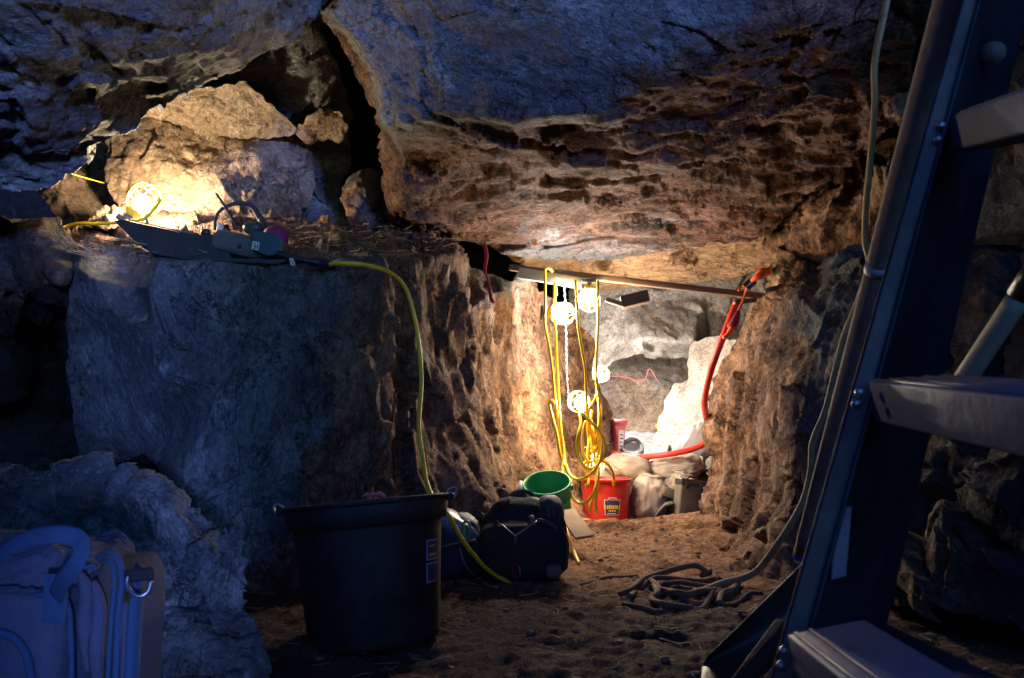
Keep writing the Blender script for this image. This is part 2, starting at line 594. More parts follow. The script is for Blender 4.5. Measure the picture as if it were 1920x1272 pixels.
    for _ in range(3):
        em = np.minimum(em, (np.roll(em, 1, 0) + np.roll(em, -1, 0) + np.roll(em, 1, 1) + np.roll(em, -1, 1) + em) / 5)
    if pits:
        pn = vnoise(Qw * np.array([5.0, 6.5, 6.5]), seed + 77)
        disp = disp - pits * np.clip((pn - 0.28) * 3.0, 0, 1) ** 0.7 + 0.4 * pits * np.clip((-pn - 0.35) * 2.5, 0, 1)
    disp = disp * (calm + (1 - calm) * np.clip(vw * 1.5, 0, 1))
    pos = pos + N * (disp * em[ok])[:, None]
    # carry the rim back
    eds = np.concatenate([quads[:, [0, 1]], quads[:, [1, 2]], quads[:, [2, 3]], quads[:, [3, 0]]])
    key = np.sort(eds, 1); kk = key[:, 0] * len(pos) + key[:, 1]
    u, inv_, cnt = np.unique(kk, return_inverse=True, return_counts=True)
    be = eds[cnt[inv_] == 1]
    bv = np.unique(be)
    mp = -np.ones(len(pos), int); mp[bv] = np.arange(len(bv))
    V = [pos]; Fq = [quads]; base = len(pos); prev = bv
    cen = pos[bv].mean(0)
    rayd = pos[bv] - np.array([0, 0, CAMZ]); rayd /= np.linalg.norm(rayd, axis=1)[:, None]
    for k in (1, 2, 3, 4):
        s = k / 4
        p = pos[bv] + rayd * (thick * s) + (cen + (pos[bv] - cen) * 0.5 - pos[bv]) * (0.16 * s * s)
        p = p + (0.035 * thick * s) * np.stack([vnoise(p * 3, 1 + seed), vnoise(p * 3, 2 + seed), vnoise(p * 3, 3 + seed)], 1)
        ni = base + np.arange(len(bv))
        V.append(p)
        e0, e1 = mp[be[:, 0]], mp[be[:, 1]]
        pr0 = prev[e0] if k == 1 else prev[e0]
        Fq.append(np.stack([prev[e1], prev[e0], ni[e0], ni[e1]], 1))
        prev = ni; base += len(bv)
    pc = V[-1].mean(0) + np.array([0, 0.05, 0])
    V.append(pc[None]); ci = base
    e0, e1 = mp[be[:, 0]], mp[be[:, 1]]
    Fq = np.concatenate(Fq)
    Vall = np.concatenate(V)
    tri = np.stack([prev[e1], prev[e0], np.full(len(e0), ci)], 1)
    c0 = Vall[:len(pos)].mean(0)
    me = bpy.data.meshes.new(name)
    nq, nt = len(Fq), len(tri)
    me.vertices.add(len(Vall)); me.vertices.foreach_set('co', (Vall - c0).astype(np.float32).ravel())
    me.loops.add(nq * 4 + nt * 3)
    me.loops.foreach_set('vertex_index', np.concatenate([Fq.ravel(), tri.ravel()]).astype(np.int32))
    me.polygons.add(nq + nt)
    me.polygons.foreach_set('loop_start', np.concatenate([np.arange(nq) * 4, nq * 4 + np.arange(nt) * 3]).astype(np.int32))
    me.polygons.foreach_set('loop_total', np.concatenate([np.full(nq, 4), np.full(nt, 3)]).astype(np.int32))
    me.update(calc_edges=True)
    me.validate()
    me.polygons.foreach_set('use_smooth', [True] * len(me.polygons))
    at = me.attributes.new('dust', 'FLOAT', 'POINT')
    dw = np.full(len(Vall), float(vw.mean())); dw[:len(pos)] = vw
    at.data.foreach_set('value', dw.astype(np.float32))
    me.materials.append(mat)
    o = bpy.data.objects.new(name, me)
    o.location = tuple(c0)
    COL.objects.link(o)
    return o

def S(o): o['kind'] = 'structure'; return o

# near slab hanging over the left of the picture
S(relief('ceiling_near_slab',
  [(-260, -160, 1.75), (80, -160, 1.9), (480, -150, 2.3), (680, -110, 2.8), (650, -40, 3.0), (607, 5, 3.05), (545, 55, 3.1), (470, 112, 3.1), (400, 150, 3.12),
   (330, 185, 3.1), (285, 205, 3.1), (262, 235, 3.1), (200, 262, 3.1), (170, 280, 3.1), (140, 312, 3.05), (100, 345, 3.0), (60, 358, 3.0),
   (0, 355, 2.95), (-260, 350, 2.8)],
  [(100, 60, 2.2), (350, 40, 2.5), (200, 170, 2.75), (60, 250, 2.8), (480, 50, 2.85)],
  R_near, thick=1.1, amp=(0.08, 0.034, 0.016), fs=(1.4, 2.6, 8), stretch=(0.75, 1.1, 1.6), rot=0.45, seed=3, edge=0.7))
# main roof slab: face at the top, long underside towards the tunnel, thin left flank beside the crack
fl = 0.5
S(relief('ceiling_main_slab',
  [(600, -60, 3.5), (603, 18, 3.55, .7), (627, 67, 3.6, .8), (655, 119, 3.7, .8), (690, 170, 3.8, .8), (716, 237, 3.95, .8), (718, 277, 4.1, .8), (716, 348, 4.4, .8), (722, 415, 4.75, .8),
   (780, 425, 4.85, .7), (860, 445, 5.0, .6), (905, 462, 5.2, .6), (960, 480, 5.4, .4), (1040, 490, 5.6, .3), (1130, 490, 5.65, .3), (1210, 480, 5.55, .4), (1290, 463, 5.4, .5),
   (1370, 458, 5.3, .6), (1440, 442, 5.1, .7), (1458, 420, 4.9, .7), (1500, 375, 4.5, .8), (1560, 330, 4.1, .8), (1615, 290, 3.8, .8), (1650, 252, 3.55, .8), (1690, 215, 3.4, .9),
   (1720, 60, 2.9, .9), (1740, -160, 2.6, .8), (1200, -170, 2.55), (900, -170, 2.6), (640, -150, 2.9)],
  [(611, 20, 3.2, .2), (679, 91, 3.25, .2), (710, 158, 3.32, .2), (718, 234, 3.45, .3), (742, 261, 3.6, .4), (756, 328, 3.9, .7), (758, 368, 4.1, .8), (774, 405, 4.5, .8),
   (700, -60, 3.0), (830, 215, 3.22, .35), (1000, 220, 3.12, .4), (1130, 216, 3.05, .45), (1240, 155, 2.88, .6), (1380, 92, 2.72, .7), (1500, 25, 2.6, .8),
   (900, 100, 3.02), (1100, 80, 2.85), (1250, 40, 2.72), (800, 20, 3.0), (1000, -60, 2.7),
   (860, 320, 3.85, .75), (1050, 330, 3.9, .85), (1250, 300, 3.72, .85), (1450, 220, 3.38, .95), (1600, 120, 3.0, .95), (1350, 390, 4.55, .7), (1100, 410, 4.65, .75), (900, 400, 4.55, .8)],
  R_roof, thick=1.4, amp=(0.085, 0.036, 0.026), fs=(1.5, 3.4, 12), stretch=(0.85, 1.25, 1.25), rot=-0.12, seed=5, soft=2, step=3.0, calm=0.32, chip=0.35, ridged=0.4, pits=0.014))
# orange lit strip of tunnel roof
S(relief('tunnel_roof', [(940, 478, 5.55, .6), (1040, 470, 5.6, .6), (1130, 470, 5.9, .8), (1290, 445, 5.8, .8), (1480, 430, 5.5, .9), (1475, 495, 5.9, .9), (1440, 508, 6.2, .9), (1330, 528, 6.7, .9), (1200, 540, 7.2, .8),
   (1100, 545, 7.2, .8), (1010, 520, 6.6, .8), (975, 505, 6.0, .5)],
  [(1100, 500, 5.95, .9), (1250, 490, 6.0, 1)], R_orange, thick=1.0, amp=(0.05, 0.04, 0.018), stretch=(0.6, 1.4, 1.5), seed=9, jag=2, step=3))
# great ledge block and the tunnel wall that runs back from it
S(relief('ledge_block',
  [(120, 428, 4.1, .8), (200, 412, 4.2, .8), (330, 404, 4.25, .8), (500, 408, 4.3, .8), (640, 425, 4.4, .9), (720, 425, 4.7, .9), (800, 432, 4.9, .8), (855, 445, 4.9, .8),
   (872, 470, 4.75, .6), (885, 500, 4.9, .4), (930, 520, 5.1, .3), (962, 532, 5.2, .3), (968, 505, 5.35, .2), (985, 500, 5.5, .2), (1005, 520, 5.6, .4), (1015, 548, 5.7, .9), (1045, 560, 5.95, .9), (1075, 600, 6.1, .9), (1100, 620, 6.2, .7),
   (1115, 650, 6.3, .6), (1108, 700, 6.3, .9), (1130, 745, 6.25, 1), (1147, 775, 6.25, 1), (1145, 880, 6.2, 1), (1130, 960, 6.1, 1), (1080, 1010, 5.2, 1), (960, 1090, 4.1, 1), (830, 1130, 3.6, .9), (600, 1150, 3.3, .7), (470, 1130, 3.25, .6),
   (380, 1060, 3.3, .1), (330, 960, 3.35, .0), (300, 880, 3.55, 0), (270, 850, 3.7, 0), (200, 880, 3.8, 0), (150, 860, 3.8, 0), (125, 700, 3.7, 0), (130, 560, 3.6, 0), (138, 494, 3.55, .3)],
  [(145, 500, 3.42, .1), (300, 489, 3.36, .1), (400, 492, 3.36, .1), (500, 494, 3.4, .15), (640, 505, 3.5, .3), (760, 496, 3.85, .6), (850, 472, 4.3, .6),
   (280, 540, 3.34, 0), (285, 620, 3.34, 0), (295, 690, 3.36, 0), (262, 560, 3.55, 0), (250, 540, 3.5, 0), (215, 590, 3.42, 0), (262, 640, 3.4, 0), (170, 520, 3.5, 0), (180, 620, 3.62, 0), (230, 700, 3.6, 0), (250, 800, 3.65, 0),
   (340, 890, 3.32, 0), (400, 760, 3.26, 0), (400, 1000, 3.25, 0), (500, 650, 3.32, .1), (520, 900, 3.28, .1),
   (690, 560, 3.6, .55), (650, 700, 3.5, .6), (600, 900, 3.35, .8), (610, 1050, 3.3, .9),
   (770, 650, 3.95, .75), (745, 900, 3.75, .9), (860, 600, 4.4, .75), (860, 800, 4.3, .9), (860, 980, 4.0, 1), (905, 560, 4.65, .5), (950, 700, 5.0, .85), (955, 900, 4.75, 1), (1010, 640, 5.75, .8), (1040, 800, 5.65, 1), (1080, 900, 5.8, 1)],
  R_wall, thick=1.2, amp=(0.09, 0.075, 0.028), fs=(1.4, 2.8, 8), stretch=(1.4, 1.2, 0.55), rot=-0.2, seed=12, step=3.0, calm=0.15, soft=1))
# rocks standing on the ledge
def boulder(name, label, *a, **k):
    o = relief(name, *a, **k)
    return tag(o, label, 'rock')
boulder('boulder', 'big tan boulder lit bright behind the caged lamp on the ledge',
  [(196, 262, 4.5, .5), (240, 235, 4.45, .5), (285, 212, 4.45, .5), (345, 222, 4.4, .5), (400, 250, 4.38, .4), (432, 264, 4.35, .4), (490, 262, 4.35, .4), (580, 258, 4.5, .9), (592, 310, 4.55, .9), (588, 370, 4.5, .9), (562, 412, 4.4, .8),  # high dust weights at the right end paint in its shade
   (520, 424, 4.3, .5), (420, 418, 4.2, .5), (330, 412, 4.2, .5), (240, 405, 4.2, .5), (215, 378, 4.3, .6), (198, 345, 4.4, .6), (203, 300, 4.45, .6)],
  [(300, 300, 4.25, .5), (420, 330, 4.15, .4), (480, 290, 4.22, .7), (350, 370, 4.2, .4), (540, 340, 4.35, .9), (270, 350, 4.3, .5)],
  R_tan, thick=0.6, amp=(0.04, 0.035, 0.016), fs=(2, 4, 12), seed=21, step=3)
boulder('rock_slab', 'pale jagged slab lying over the tan boulder under the roof',
  [(262, 216, 4.2, .2), (300, 194, 4.1, .2), (330, 178, 4.0, .2), (370, 168, 3.95, .2), (440, 163, 3.95, .2), (447, 152, 3.93, .2), (460, 153, 3.93, .2), (476, 172, 3.98, .2), (515, 200, 4.05, .2), (547, 235, 4.2, .2), (564, 256, 4.3, .2),
   (520, 260, 4.3, .2), (440, 268, 4.35, .2), (400, 262, 4.35, .2), (360, 242, 4.3, .2), (310, 226, 4.25, .2)],
  [(420, 212, 4.12, .2), (480, 220, 4.12, .2), (350, 205, 4.1, .2)], R_tan, thick=0.5, amp=(0.03, 0.03, 0.014), fs=(2, 5, 12), seed=23, step=3)
boulder('rock_lump', 'small light brown lump beside the pale slab under the dark crack',
  [(552, 250, 4.25, .6), (572, 222, 4.15, .6), (600, 202, 4.1, .6), (635, 210, 4.15, .6), (654, 238, 4.25, .6), (642, 262, 4.4, .6), (600, 262, 4.4, .6), (576, 272, 4.4, .6)],
  [(605, 235, 4.2, .6)], R_tan, thick=0.4, amp=(0.03, 0.03, 0.012), fs=(3, 5, 12), seed=24, step=3)
boulder('leaning_boulder', 'tall dim grey rock rising behind the pale slab to the roof',
  [(400, 60, 3.9), (560, -20, 3.85), (606, 10, 3.9), (600, 60, 3.95), (636, 130, 4.15), (655, 200, 4.4), (658, 300, 4.75), (636, 345, 4.75), (655, 425, 4.7), (560, 430, 4.7), (500, 300, 4.7), (430, 200, 4.3), (330, 200, 4.3)],
  [(560, 100, 3.98), (600, 180, 4.2), (600, 270, 4.6), (620, 390, 4.6), (500, 150, 4.1), (600, 340, 4.5)], R_near, thick=0.6, amp=(0.06, 0.05, 0.014), fs=(2, 4, 10), seed=25, step=3.4)
boulder('standing_stone', 'small upright grey stone wedged beside the dark crack above the ledge',
  [(640, 352, 4.5, .2), (655, 330, 4.5, .1), (680, 316, 4.5, 0), (700, 314, 4.55, 0), (716, 312, 4.6, 0), (720, 428, 4.6, .1), (690, 434, 4.45, .1), (657, 438, 4.4, .6), (650, 405, 4.4, .8), (642, 380, 4.45, .8)],
  [(665, 345, 4.38, .6), (664, 400, 4.36, .8), (690, 360, 4.4, 0)], R_mid, thick=0.3, amp=(0.02, 0.035, 0.01), fs=(3, 6, 12), seed=26, step=3)
boulder('brown_rock', 'shadowed brown rock between the near roof slab and the lamp boulder',
  [(70, 330, 4.7, .9), (120, 290, 4.8, .9), (190, 255, 4.9, .9), (215, 290, 4.9, .9), (212, 380, 4.7, .9), (225, 415, 4.5, .9), (150, 430, 4.4, .9), (110, 425, 4.4, .8), (95, 390, 4.5, .9), (75, 365, 4.6, .9)],
  [(150, 330, 4.65, .9), (130, 400, 4.4, .9), (105, 340, 4.5, 1)], R_tan, thick=0.5, amp=(0.05, 0.05, 0.014), seed=27, step=3)
boulder('loose_stone', 'small rough stone beside the base of the caged lamp on the ledge',
  [(158, 425, 4.0, .6), (175, 400, 4.05, .6), (200, 386, 4.1, .5), (228, 388, 4.1, .5), (232, 420, 4.0, .5), (200, 432, 3.95, .6)],
  [(200, 405, 3.95, .5)], R_tan, thick=0.15, amp=(0.02, 0.03, 0.012), fs=(4, 8, 16), seed=28, step=3)
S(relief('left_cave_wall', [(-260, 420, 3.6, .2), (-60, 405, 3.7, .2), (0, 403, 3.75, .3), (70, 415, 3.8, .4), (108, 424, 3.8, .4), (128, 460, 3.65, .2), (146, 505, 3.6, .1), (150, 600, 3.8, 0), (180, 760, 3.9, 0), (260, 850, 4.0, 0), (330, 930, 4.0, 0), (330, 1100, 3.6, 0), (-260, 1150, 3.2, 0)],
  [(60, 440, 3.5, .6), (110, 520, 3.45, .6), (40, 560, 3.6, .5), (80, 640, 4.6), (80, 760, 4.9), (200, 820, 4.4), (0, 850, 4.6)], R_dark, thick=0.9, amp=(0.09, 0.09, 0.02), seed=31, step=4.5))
# near boulder low at the left
boulder('foreground_boulder', 'large rough boulder low at the left behind the canvas bag',
  [(-220, 872, 2.25), (0, 866, 2.3), (60, 873, 2.3), (100, 876, 2.3), (165, 869, 2.32), (190, 861, 2.32), (218, 874, 2.32), (240, 890, 2.32), (272, 887, 2.32), (310, 904, 2.3), (345, 930, 2.28), (400, 964, 2.26), (465, 1014, 2.24), (465, 1080, 2.22), (458, 1130, 2.2),
   (490, 1180, 2.1), (508, 1240, 2.05), (512, 1330, 2.0), (300, 1400, 1.95), (-220, 1400, 1.95)],
  [(60, 960, 2.22), (0, 900, 2.24), (160, 890, 2.26), (140, 980, 2.3), (190, 950, 2.36), (230, 1000, 2.3), (260, 930, 2.22), (330, 960, 2.18), (400, 1050, 2.14), (300, 1150, 2.08), (440, 1200, 2.05), (350, 1272, 1.98)],
  R_grey, thick=0.7, amp=(0.05, 0.06, 0.016), fs=(1.8, 3.4, 9), seed=35, step=3.6, edge=.6)
# right hand tunnel wall
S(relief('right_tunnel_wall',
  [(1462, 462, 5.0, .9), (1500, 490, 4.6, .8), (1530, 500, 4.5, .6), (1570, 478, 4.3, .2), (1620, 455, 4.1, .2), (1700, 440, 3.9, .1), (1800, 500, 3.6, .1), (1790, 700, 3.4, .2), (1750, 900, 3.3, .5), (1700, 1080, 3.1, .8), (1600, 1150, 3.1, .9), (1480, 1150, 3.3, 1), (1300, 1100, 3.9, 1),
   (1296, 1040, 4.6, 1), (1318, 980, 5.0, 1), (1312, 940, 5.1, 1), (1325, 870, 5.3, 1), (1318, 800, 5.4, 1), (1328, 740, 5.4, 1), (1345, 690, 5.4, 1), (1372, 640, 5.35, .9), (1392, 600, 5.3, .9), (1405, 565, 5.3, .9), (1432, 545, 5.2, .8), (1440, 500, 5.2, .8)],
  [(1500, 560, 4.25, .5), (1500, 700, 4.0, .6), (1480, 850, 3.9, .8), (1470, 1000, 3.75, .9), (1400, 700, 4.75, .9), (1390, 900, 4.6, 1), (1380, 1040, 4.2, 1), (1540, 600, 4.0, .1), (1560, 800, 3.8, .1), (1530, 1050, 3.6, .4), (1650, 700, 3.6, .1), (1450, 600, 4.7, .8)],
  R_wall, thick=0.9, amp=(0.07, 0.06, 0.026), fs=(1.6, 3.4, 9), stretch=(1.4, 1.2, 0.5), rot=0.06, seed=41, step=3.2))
S(relief('upper_right_wall', [(1440, 470, 5.3, .9), (1448, 430, 5.2, .9), (1490, 375, 4.95, .9), (1560, 325, 4.6, .8), (1610, 285, 4.4, .7), (1700, 250, 4.1, .5), (1760, 300, 3.9, .5), (1760, 500, 3.95, .6), (1620, 490, 4.4, .8), (1535, 530, 4.75, .9), (1480, 520, 5.0, .9)],
  [(1560, 400, 4.5, .9), (1520, 470, 4.7, .9), (1620, 380, 4.3, .7), (1660, 300, 4.4, .1)], R_wall, thick=0.9, amp=(0.07, 0.09, 0.024), fs=(2, 4, 10), seed=43, step=3.2))
boulder('blocky_stone', 'brown blocky stone jutting over the top of the right tunnel wall by the orange plug',
  [(1436, 530, 5.0, .9), (1448, 495, 5.05, .9), (1462, 470, 5.05, .9), (1500, 478, 4.9, .8), (1530, 498, 4.75, .8), (1528, 525, 4.6, .8), (1480, 548, 4.7, .9)],
  [(1485, 510, 4.65, .8), (1462, 500, 4.8, .4)], R_tan, thick=0.4, amp=(0.03, 0.04, 0.014), fs=(3, 6, 12), seed=44, step=3)
boulder('flat_stone', 'bluish flat stone resting on top of the dark right wall by the rope',
  [(1532, 505, 3.9), (1545, 488, 3.95), (1575, 468, 4.0), (1605, 456, 4.0), (1625, 460, 3.95), (1622, 478, 3.85), (1590, 492, 3.8), (1558, 508, 3.8)],
  [(1580, 480, 3.8)], R_grey, thick=0.2, amp=(0.01, 0.02, 0.008), fs=(3, 6, 12), seed=48, step=3)
boulder('hanging_boulder', 'brown boulder jammed under the roof beside the leaning wooden pole',
  [(1648, 82, 3.4, .7), (1665, 60, 3.45, .4), (1700, 90, 3.4, .8), (1722, 150, 3.4, .9), (1722, 235, 3.35, .8), (1700, 248, 3.3, .7), (1668, 238, 3.3, .8), (1655, 200, 3.3, .9)],
  [(1685, 150, 3.2, .9), (1690, 210, 3.2, .8)], R_tan, thick=0.4, amp=(0.03, 0.05, 0.016), fs=(3, 6, 12), seed=45, step=3)
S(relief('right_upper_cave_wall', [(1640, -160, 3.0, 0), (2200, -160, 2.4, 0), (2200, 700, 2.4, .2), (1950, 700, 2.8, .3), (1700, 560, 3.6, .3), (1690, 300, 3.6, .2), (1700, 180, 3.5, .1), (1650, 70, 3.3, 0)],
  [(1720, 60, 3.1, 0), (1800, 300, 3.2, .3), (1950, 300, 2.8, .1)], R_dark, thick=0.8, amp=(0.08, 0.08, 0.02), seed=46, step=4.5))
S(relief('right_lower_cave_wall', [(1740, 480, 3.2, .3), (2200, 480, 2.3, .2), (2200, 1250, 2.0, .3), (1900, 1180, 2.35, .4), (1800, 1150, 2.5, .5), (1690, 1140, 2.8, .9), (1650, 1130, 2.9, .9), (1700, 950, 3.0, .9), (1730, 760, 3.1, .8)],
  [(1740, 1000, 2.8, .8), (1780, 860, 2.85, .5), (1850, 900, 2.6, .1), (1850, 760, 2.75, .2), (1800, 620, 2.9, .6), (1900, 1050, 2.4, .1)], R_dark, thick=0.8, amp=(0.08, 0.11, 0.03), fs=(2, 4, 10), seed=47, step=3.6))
# inside the tunnel
S(relief('tunnel_back_wall', [(1070, 500, 7.6, .2), (1460, 480, 7.4, .5), (1450, 700, 7.4, .5), (1340, 680, 7.4, .2), (1250, 672, 7.3, .1), (1190, 668, 7.3, .1), (1130, 690, 7.3, .1), (1060, 700, 7.4, .1)],
  [(1180, 580, 7.4, .2), (1200, 635, 7.0, 0), (1300, 640, 7.05, .1), (1320, 560, 7.4, .4), (1200, 655, 6.95, 0)], R_white, thick=0.6, amp=(0.04, 0.035, 0.012), fs=(1.5, 2.6, 8), seed=51, step=3))
S(relief('tunnel_back_boulder', [(1060, 740, 7.9, .5), (1090, 680, 8.0, .5), (1150, 660, 8.1, .5), (1220, 662, 8.1, .5), (1300, 670, 8.1, .5), (1360, 700, 8.0, .5), (1350, 880, 7.4, .6), (1060, 880, 7.4, .6)],
  [(1200, 700, 7.7, .5), (1180, 780, 7.55, .6), (1270, 740, 7.6, .5), (1220, 820, 7.4, .7)], R_white, thick=0.4, amp=(0.04, 0.035, 0.014), fs=(1.5, 2.6, 8), seed=52, step=3))
boulder('leaning_slab', 'smooth pale slab leaning on the right inside the lit tunnel',
  [(1222, 840, 6.7, .1), (1232, 800, 6.75, .1), (1250, 745, 6.8, .1), (1262, 722, 6.8, .1), (1290, 715, 6.8, .1), (1292, 660, 6.85, .1), (1300, 640, 6.85, .1), (1345, 630, 6.7, .2), (1385, 640, 6.4, .3), (1345, 880, 6.2, .3), (1250, 880, 6.5, .1)],
  [(1290, 780, 6.6, .1), (1320, 700, 6.6, .2)], R_slab, thick=0.4, amp=(0.02, 0.012, 0.005), fs=(2, 3, 9), seed=53, step=3)

# ground: one sheet, trodden earth with a mound in front of the buckets
gx = np.concatenate([np.arange(-9, -2.2, 0.2), np.arange(-2.2, 2.4, 0.016), np.arange(2.4, 9, 0.2)])
gy = np.concatenate([np.arange(-6, 1.4, 0.2), np.arange(1.4, 6.0, 0.016), np.arange(6.0, 12, 0.15)])
GX, GY = np.meshgrid(gx, gy)
def ground_h(x, y):
    x = np.asarray(x, float); y = np.asarray(y, float)
    z = 0.085 * np.exp(-(((x - 0.85) / 0.75) ** 2 + ((y - 5.0) / 0.42) ** 2) * 1.0)
    z += 0.07 * np.exp(-(((x - 1.25) / 0.30) ** 2 + ((y - 4.9) / 0.7) ** 2))
    z += 0.20 * np.exp(-(((x + 0.2) / 0.5) ** 2 + ((y - 5.6) / 0.7) ** 2))
    z += 0.12 * (1 / (1 + np.exp(-(x - 1.7) / 0.12))) * (y < 4.2)
    z += 0.52 * (1 / (1 + np.exp(-(y - 6.55) / 0.06)))
    p = np.stack([x.ravel(), y.ravel(), np.zeros(x.size)], 1)
    n = 0.026 * fbm(p * 2.6, 4, 5) + 0.014 * fbm(p * np.array([7, 9, 1]) , 4, 15, True) + 0.007 * facets(p * 13 + 3, 8) + 0.009 * fbm(p * 30, 3, 33, True)
    # ruts and heel marks
    n += -0.020 * np.clip(vnoise(p * np.array([5.5, 8.5, 1]) + 40, 71) - 0.35, 0, 1) * 1.6
    return z + n.reshape(x.shape)
GZ = ground_h(GX, GY)
gv = np.stack([GX.ravel(), GY.ravel(), GZ.ravel()], 1)
h_, w_ = GX.shape
ii = np.arange(h_ * w_).reshape(h_, w_)
gf = np.stack([ii[:-1, :-1].ravel(), ii[:-1, 1:].ravel(), ii[1:, 1:].ravel(), ii[1:, :-1].ravel()], 1)
R_soil = rockmat('trodden_soil', grey=(0.15, 0.082, 0.055), dark=(0.06, 0.032, 0.023), pale=(0.27, 0.17, 0.12), brown=(0.44, 0.24, 0.125), brown2=(0.24, 0.12, 0.062), scale=2.2, bump=0.9, veins=0.0, rough=0.95, spec=0.15)
gm = mesh_from('ground', gv, gf, R_soil)
ga = gm.attributes.new('dust', 'FLOAT', 'POINT')
dd = 0.25 + 0.75 / (1 + np.exp(-(gv[:, 1] - 3.75 + 0.2 * gv[:, 0]) / 0.25))
ga.data.foreach_set('value', dd.astype(np.float32))
go = bpy.data.objects.new('ground', gm); link(go); S(go)
def gz(x, y): return float(ground_h(np.array([x]), np.array([y]))[0])

# outer cave: thick rough slabs of rock that enclose the room, open at the mouth behind the camera, plus unseen blocks added there to shade the scene
def cave_box(name, c, s, seed):
    bm = bmesh.new()
    bmesh.ops.create_cube(bm, size=1.0)
    bmesh.ops.subdivide_edges(bm, edges=list(bm.edges), cuts=24, use_grid_fill=True)
    v = np.array([x.co[:] for x in bm.verts]) * np.array(s) + np.array(c)
    v += 0.22 * np.stack([fbm(v * 0.9 + k * 11, 4, seed + k) for k in range(3)], 1)
    f = [tuple(x.index for x in q.verts) for q in bm.faces]
    bm.free()
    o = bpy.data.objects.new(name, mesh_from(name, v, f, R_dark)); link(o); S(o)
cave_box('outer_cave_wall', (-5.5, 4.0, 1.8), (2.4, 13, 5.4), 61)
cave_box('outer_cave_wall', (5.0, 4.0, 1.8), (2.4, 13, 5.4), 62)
cave_box('outer_cave_wall', (6.5, -2.6, 1.6), (4.2, 1.6, 5.4), 65)  # unseen block added behind right of the camera to cut off the sun
cave_box('mouth_sun_blocker', (-1.95, -3.1, 0.1), (5.5, 1.6, 2.5), 66)  # unseen block added to shade the left cave and low foreground
cave_box('mouth_sun_blocker', (3.7, -3.1, 0.1), (3.4, 1.6, 3.7), 67)  # unseen block added to keep sun off ladder and ledge rocks
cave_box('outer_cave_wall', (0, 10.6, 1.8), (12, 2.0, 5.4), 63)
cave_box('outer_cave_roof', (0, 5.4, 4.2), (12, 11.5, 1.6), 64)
# ------------------------------------------------------------------ object materials
M_yel = plain('yellow_cord_jacket', (0.80, 0.54, 0.015), 0.42, var=0.15, bump=0.1, dirt=(0.35, 0.22, 0.08), dirt_amt=0.35, dirt_scale=14)
M_yeldirt = plain('dusty_yellow_rope', (0.26, 0.19, 0.07), 0.8, var=0.25, bump=0.5, bscale=220, dirt=(0.10, 0.065, 0.04), dirt_amt=0.8, dirt_scale=9)
M_mud = plain('muddy_rope', (0.13, 0.072, 0.042), 0.95, var=0.35, bump=0.6, bscale=180, dirt=(0.22, 0.145, 0.09), dirt_amt=0.6, dirt_scale=10)
M_cage = plain('yellow_lamp_cage', (0.80, 0.62, 0.05), 0.35, var=0.1, bump=0.05)
M_cagew = plain('clear_yellowish_cage', (0.55, 0.45, 0.10), 0.35, var=0.08, bump=0.05)
M_sock = plain('slate_blue_socket', (0.06, 0.085, 0.10), 0.45, bump=0.1)
M_blk = plain('black_plastic', (0.016, 0.016, 0.018), 0.38, var=0.3, bump=0.12, dirt=(0.07, 0.05, 0.038), dirt_amt=0.35, dirt_scale=7)
M_tub = plain('black_tub_rubber', (0.008, 0.008, 0.010), 0.62, var=0.3, bump=0.2, bscale=60, dirt=(0.07, 0.052, 0.04), dirt_amt=0.7, dirt_scale=3.5, spec=0.3)
M_green = plain('green_bucket_plastic', (0.01, 0.28, 0.10), 0.42, var=0.12, bump=0.1, dirt=(0.16, 0.15, 0.08), dirt_amt=0.45, dirt_scale=12)
M_red = plain('red_bucket_plastic', (0.50, 0.012, 0.012), 0.38, var=0.1, bump=0.05, dirt=(0.30, 0.12, 0.08), dirt_amt=0.5, dirt_scale=10)
M_pink = plain('pinkish_red_plastic', (0.62, 0.09, 0.12), 0.4, var=0.1, bump=0.05, dirt=(0.6, 0.3, 0.28), dirt_amt=0.4, dirt_scale=9)
M_hose = plain('red_hose', (0.66, 0.03, 0.015), 0.42, var=0.12, bump=0.1, dirt=(0.35, 0.08, 0.05), dirt_amt=0.4, dirt_scale=12)
M_orange = plain('orange_tape', (0.85, 0.12, 0.01), 0.5, var=0.15, bump=0.5, bscale=90)
M_wood = plain('weathered_lumber', (0.16, 0.105, 0.07), 0.8, var=0.3, vscale=18, bump=0.5, bscale=60, dirt=(0.14, 0.09, 0.06), dirt_amt=0.6)
M_pale = plain('pale_lumber', (0.42, 0.43, 0.36), 0.8, var=0.15, bump=0.3, bscale=60)
M_pole = plain('grey_wooden_handle', (0.20, 0.145, 0.12), 0.85, var=0.3, vscale=14, bump=0.35, bscale=70, dirt=(0.10, 0.07, 0.055), dirt_amt=0.6)
M_board = plain('raw_board', (0.34, 0.23, 0.14), 0.85, var=0.2, vscale=12, bump=0.3)
M_sand = plain('dirty_sandbag_weave', (0.36, 0.31, 0.26), 0.8, var=0.18, vscale=9, bump=0.6, bscale=150, dirt=(0.30, 0.20, 0.13), dirt_amt=0.75, dirt_scale=7)
M_sandw = plain('white_sandbag_weave', (0.42, 0.41, 0.42), 0.75, var=0.1, vscale=9, bump=0.4, bscale=150, dirt=(0.45, 0.36, 0.3), dirt_amt=0.4, dirt_scale=6)
M_case = plain('dusty_black_case', (0.075, 0.07, 0.065), 0.6, var=0.25, bump=0.3, dirt=(0.17, 0.13, 0.10), dirt_amt=0.5, dirt_scale=11)
M_nyl = plain('black_nylon', (0.014, 0.013, 0.015), 0.75, var=0.4, vscale=40, bump=0.5, bscale=300, dirt=(0.05, 0.035, 0.028), dirt_amt=0.5, dirt_scale=9, spec=0.3)
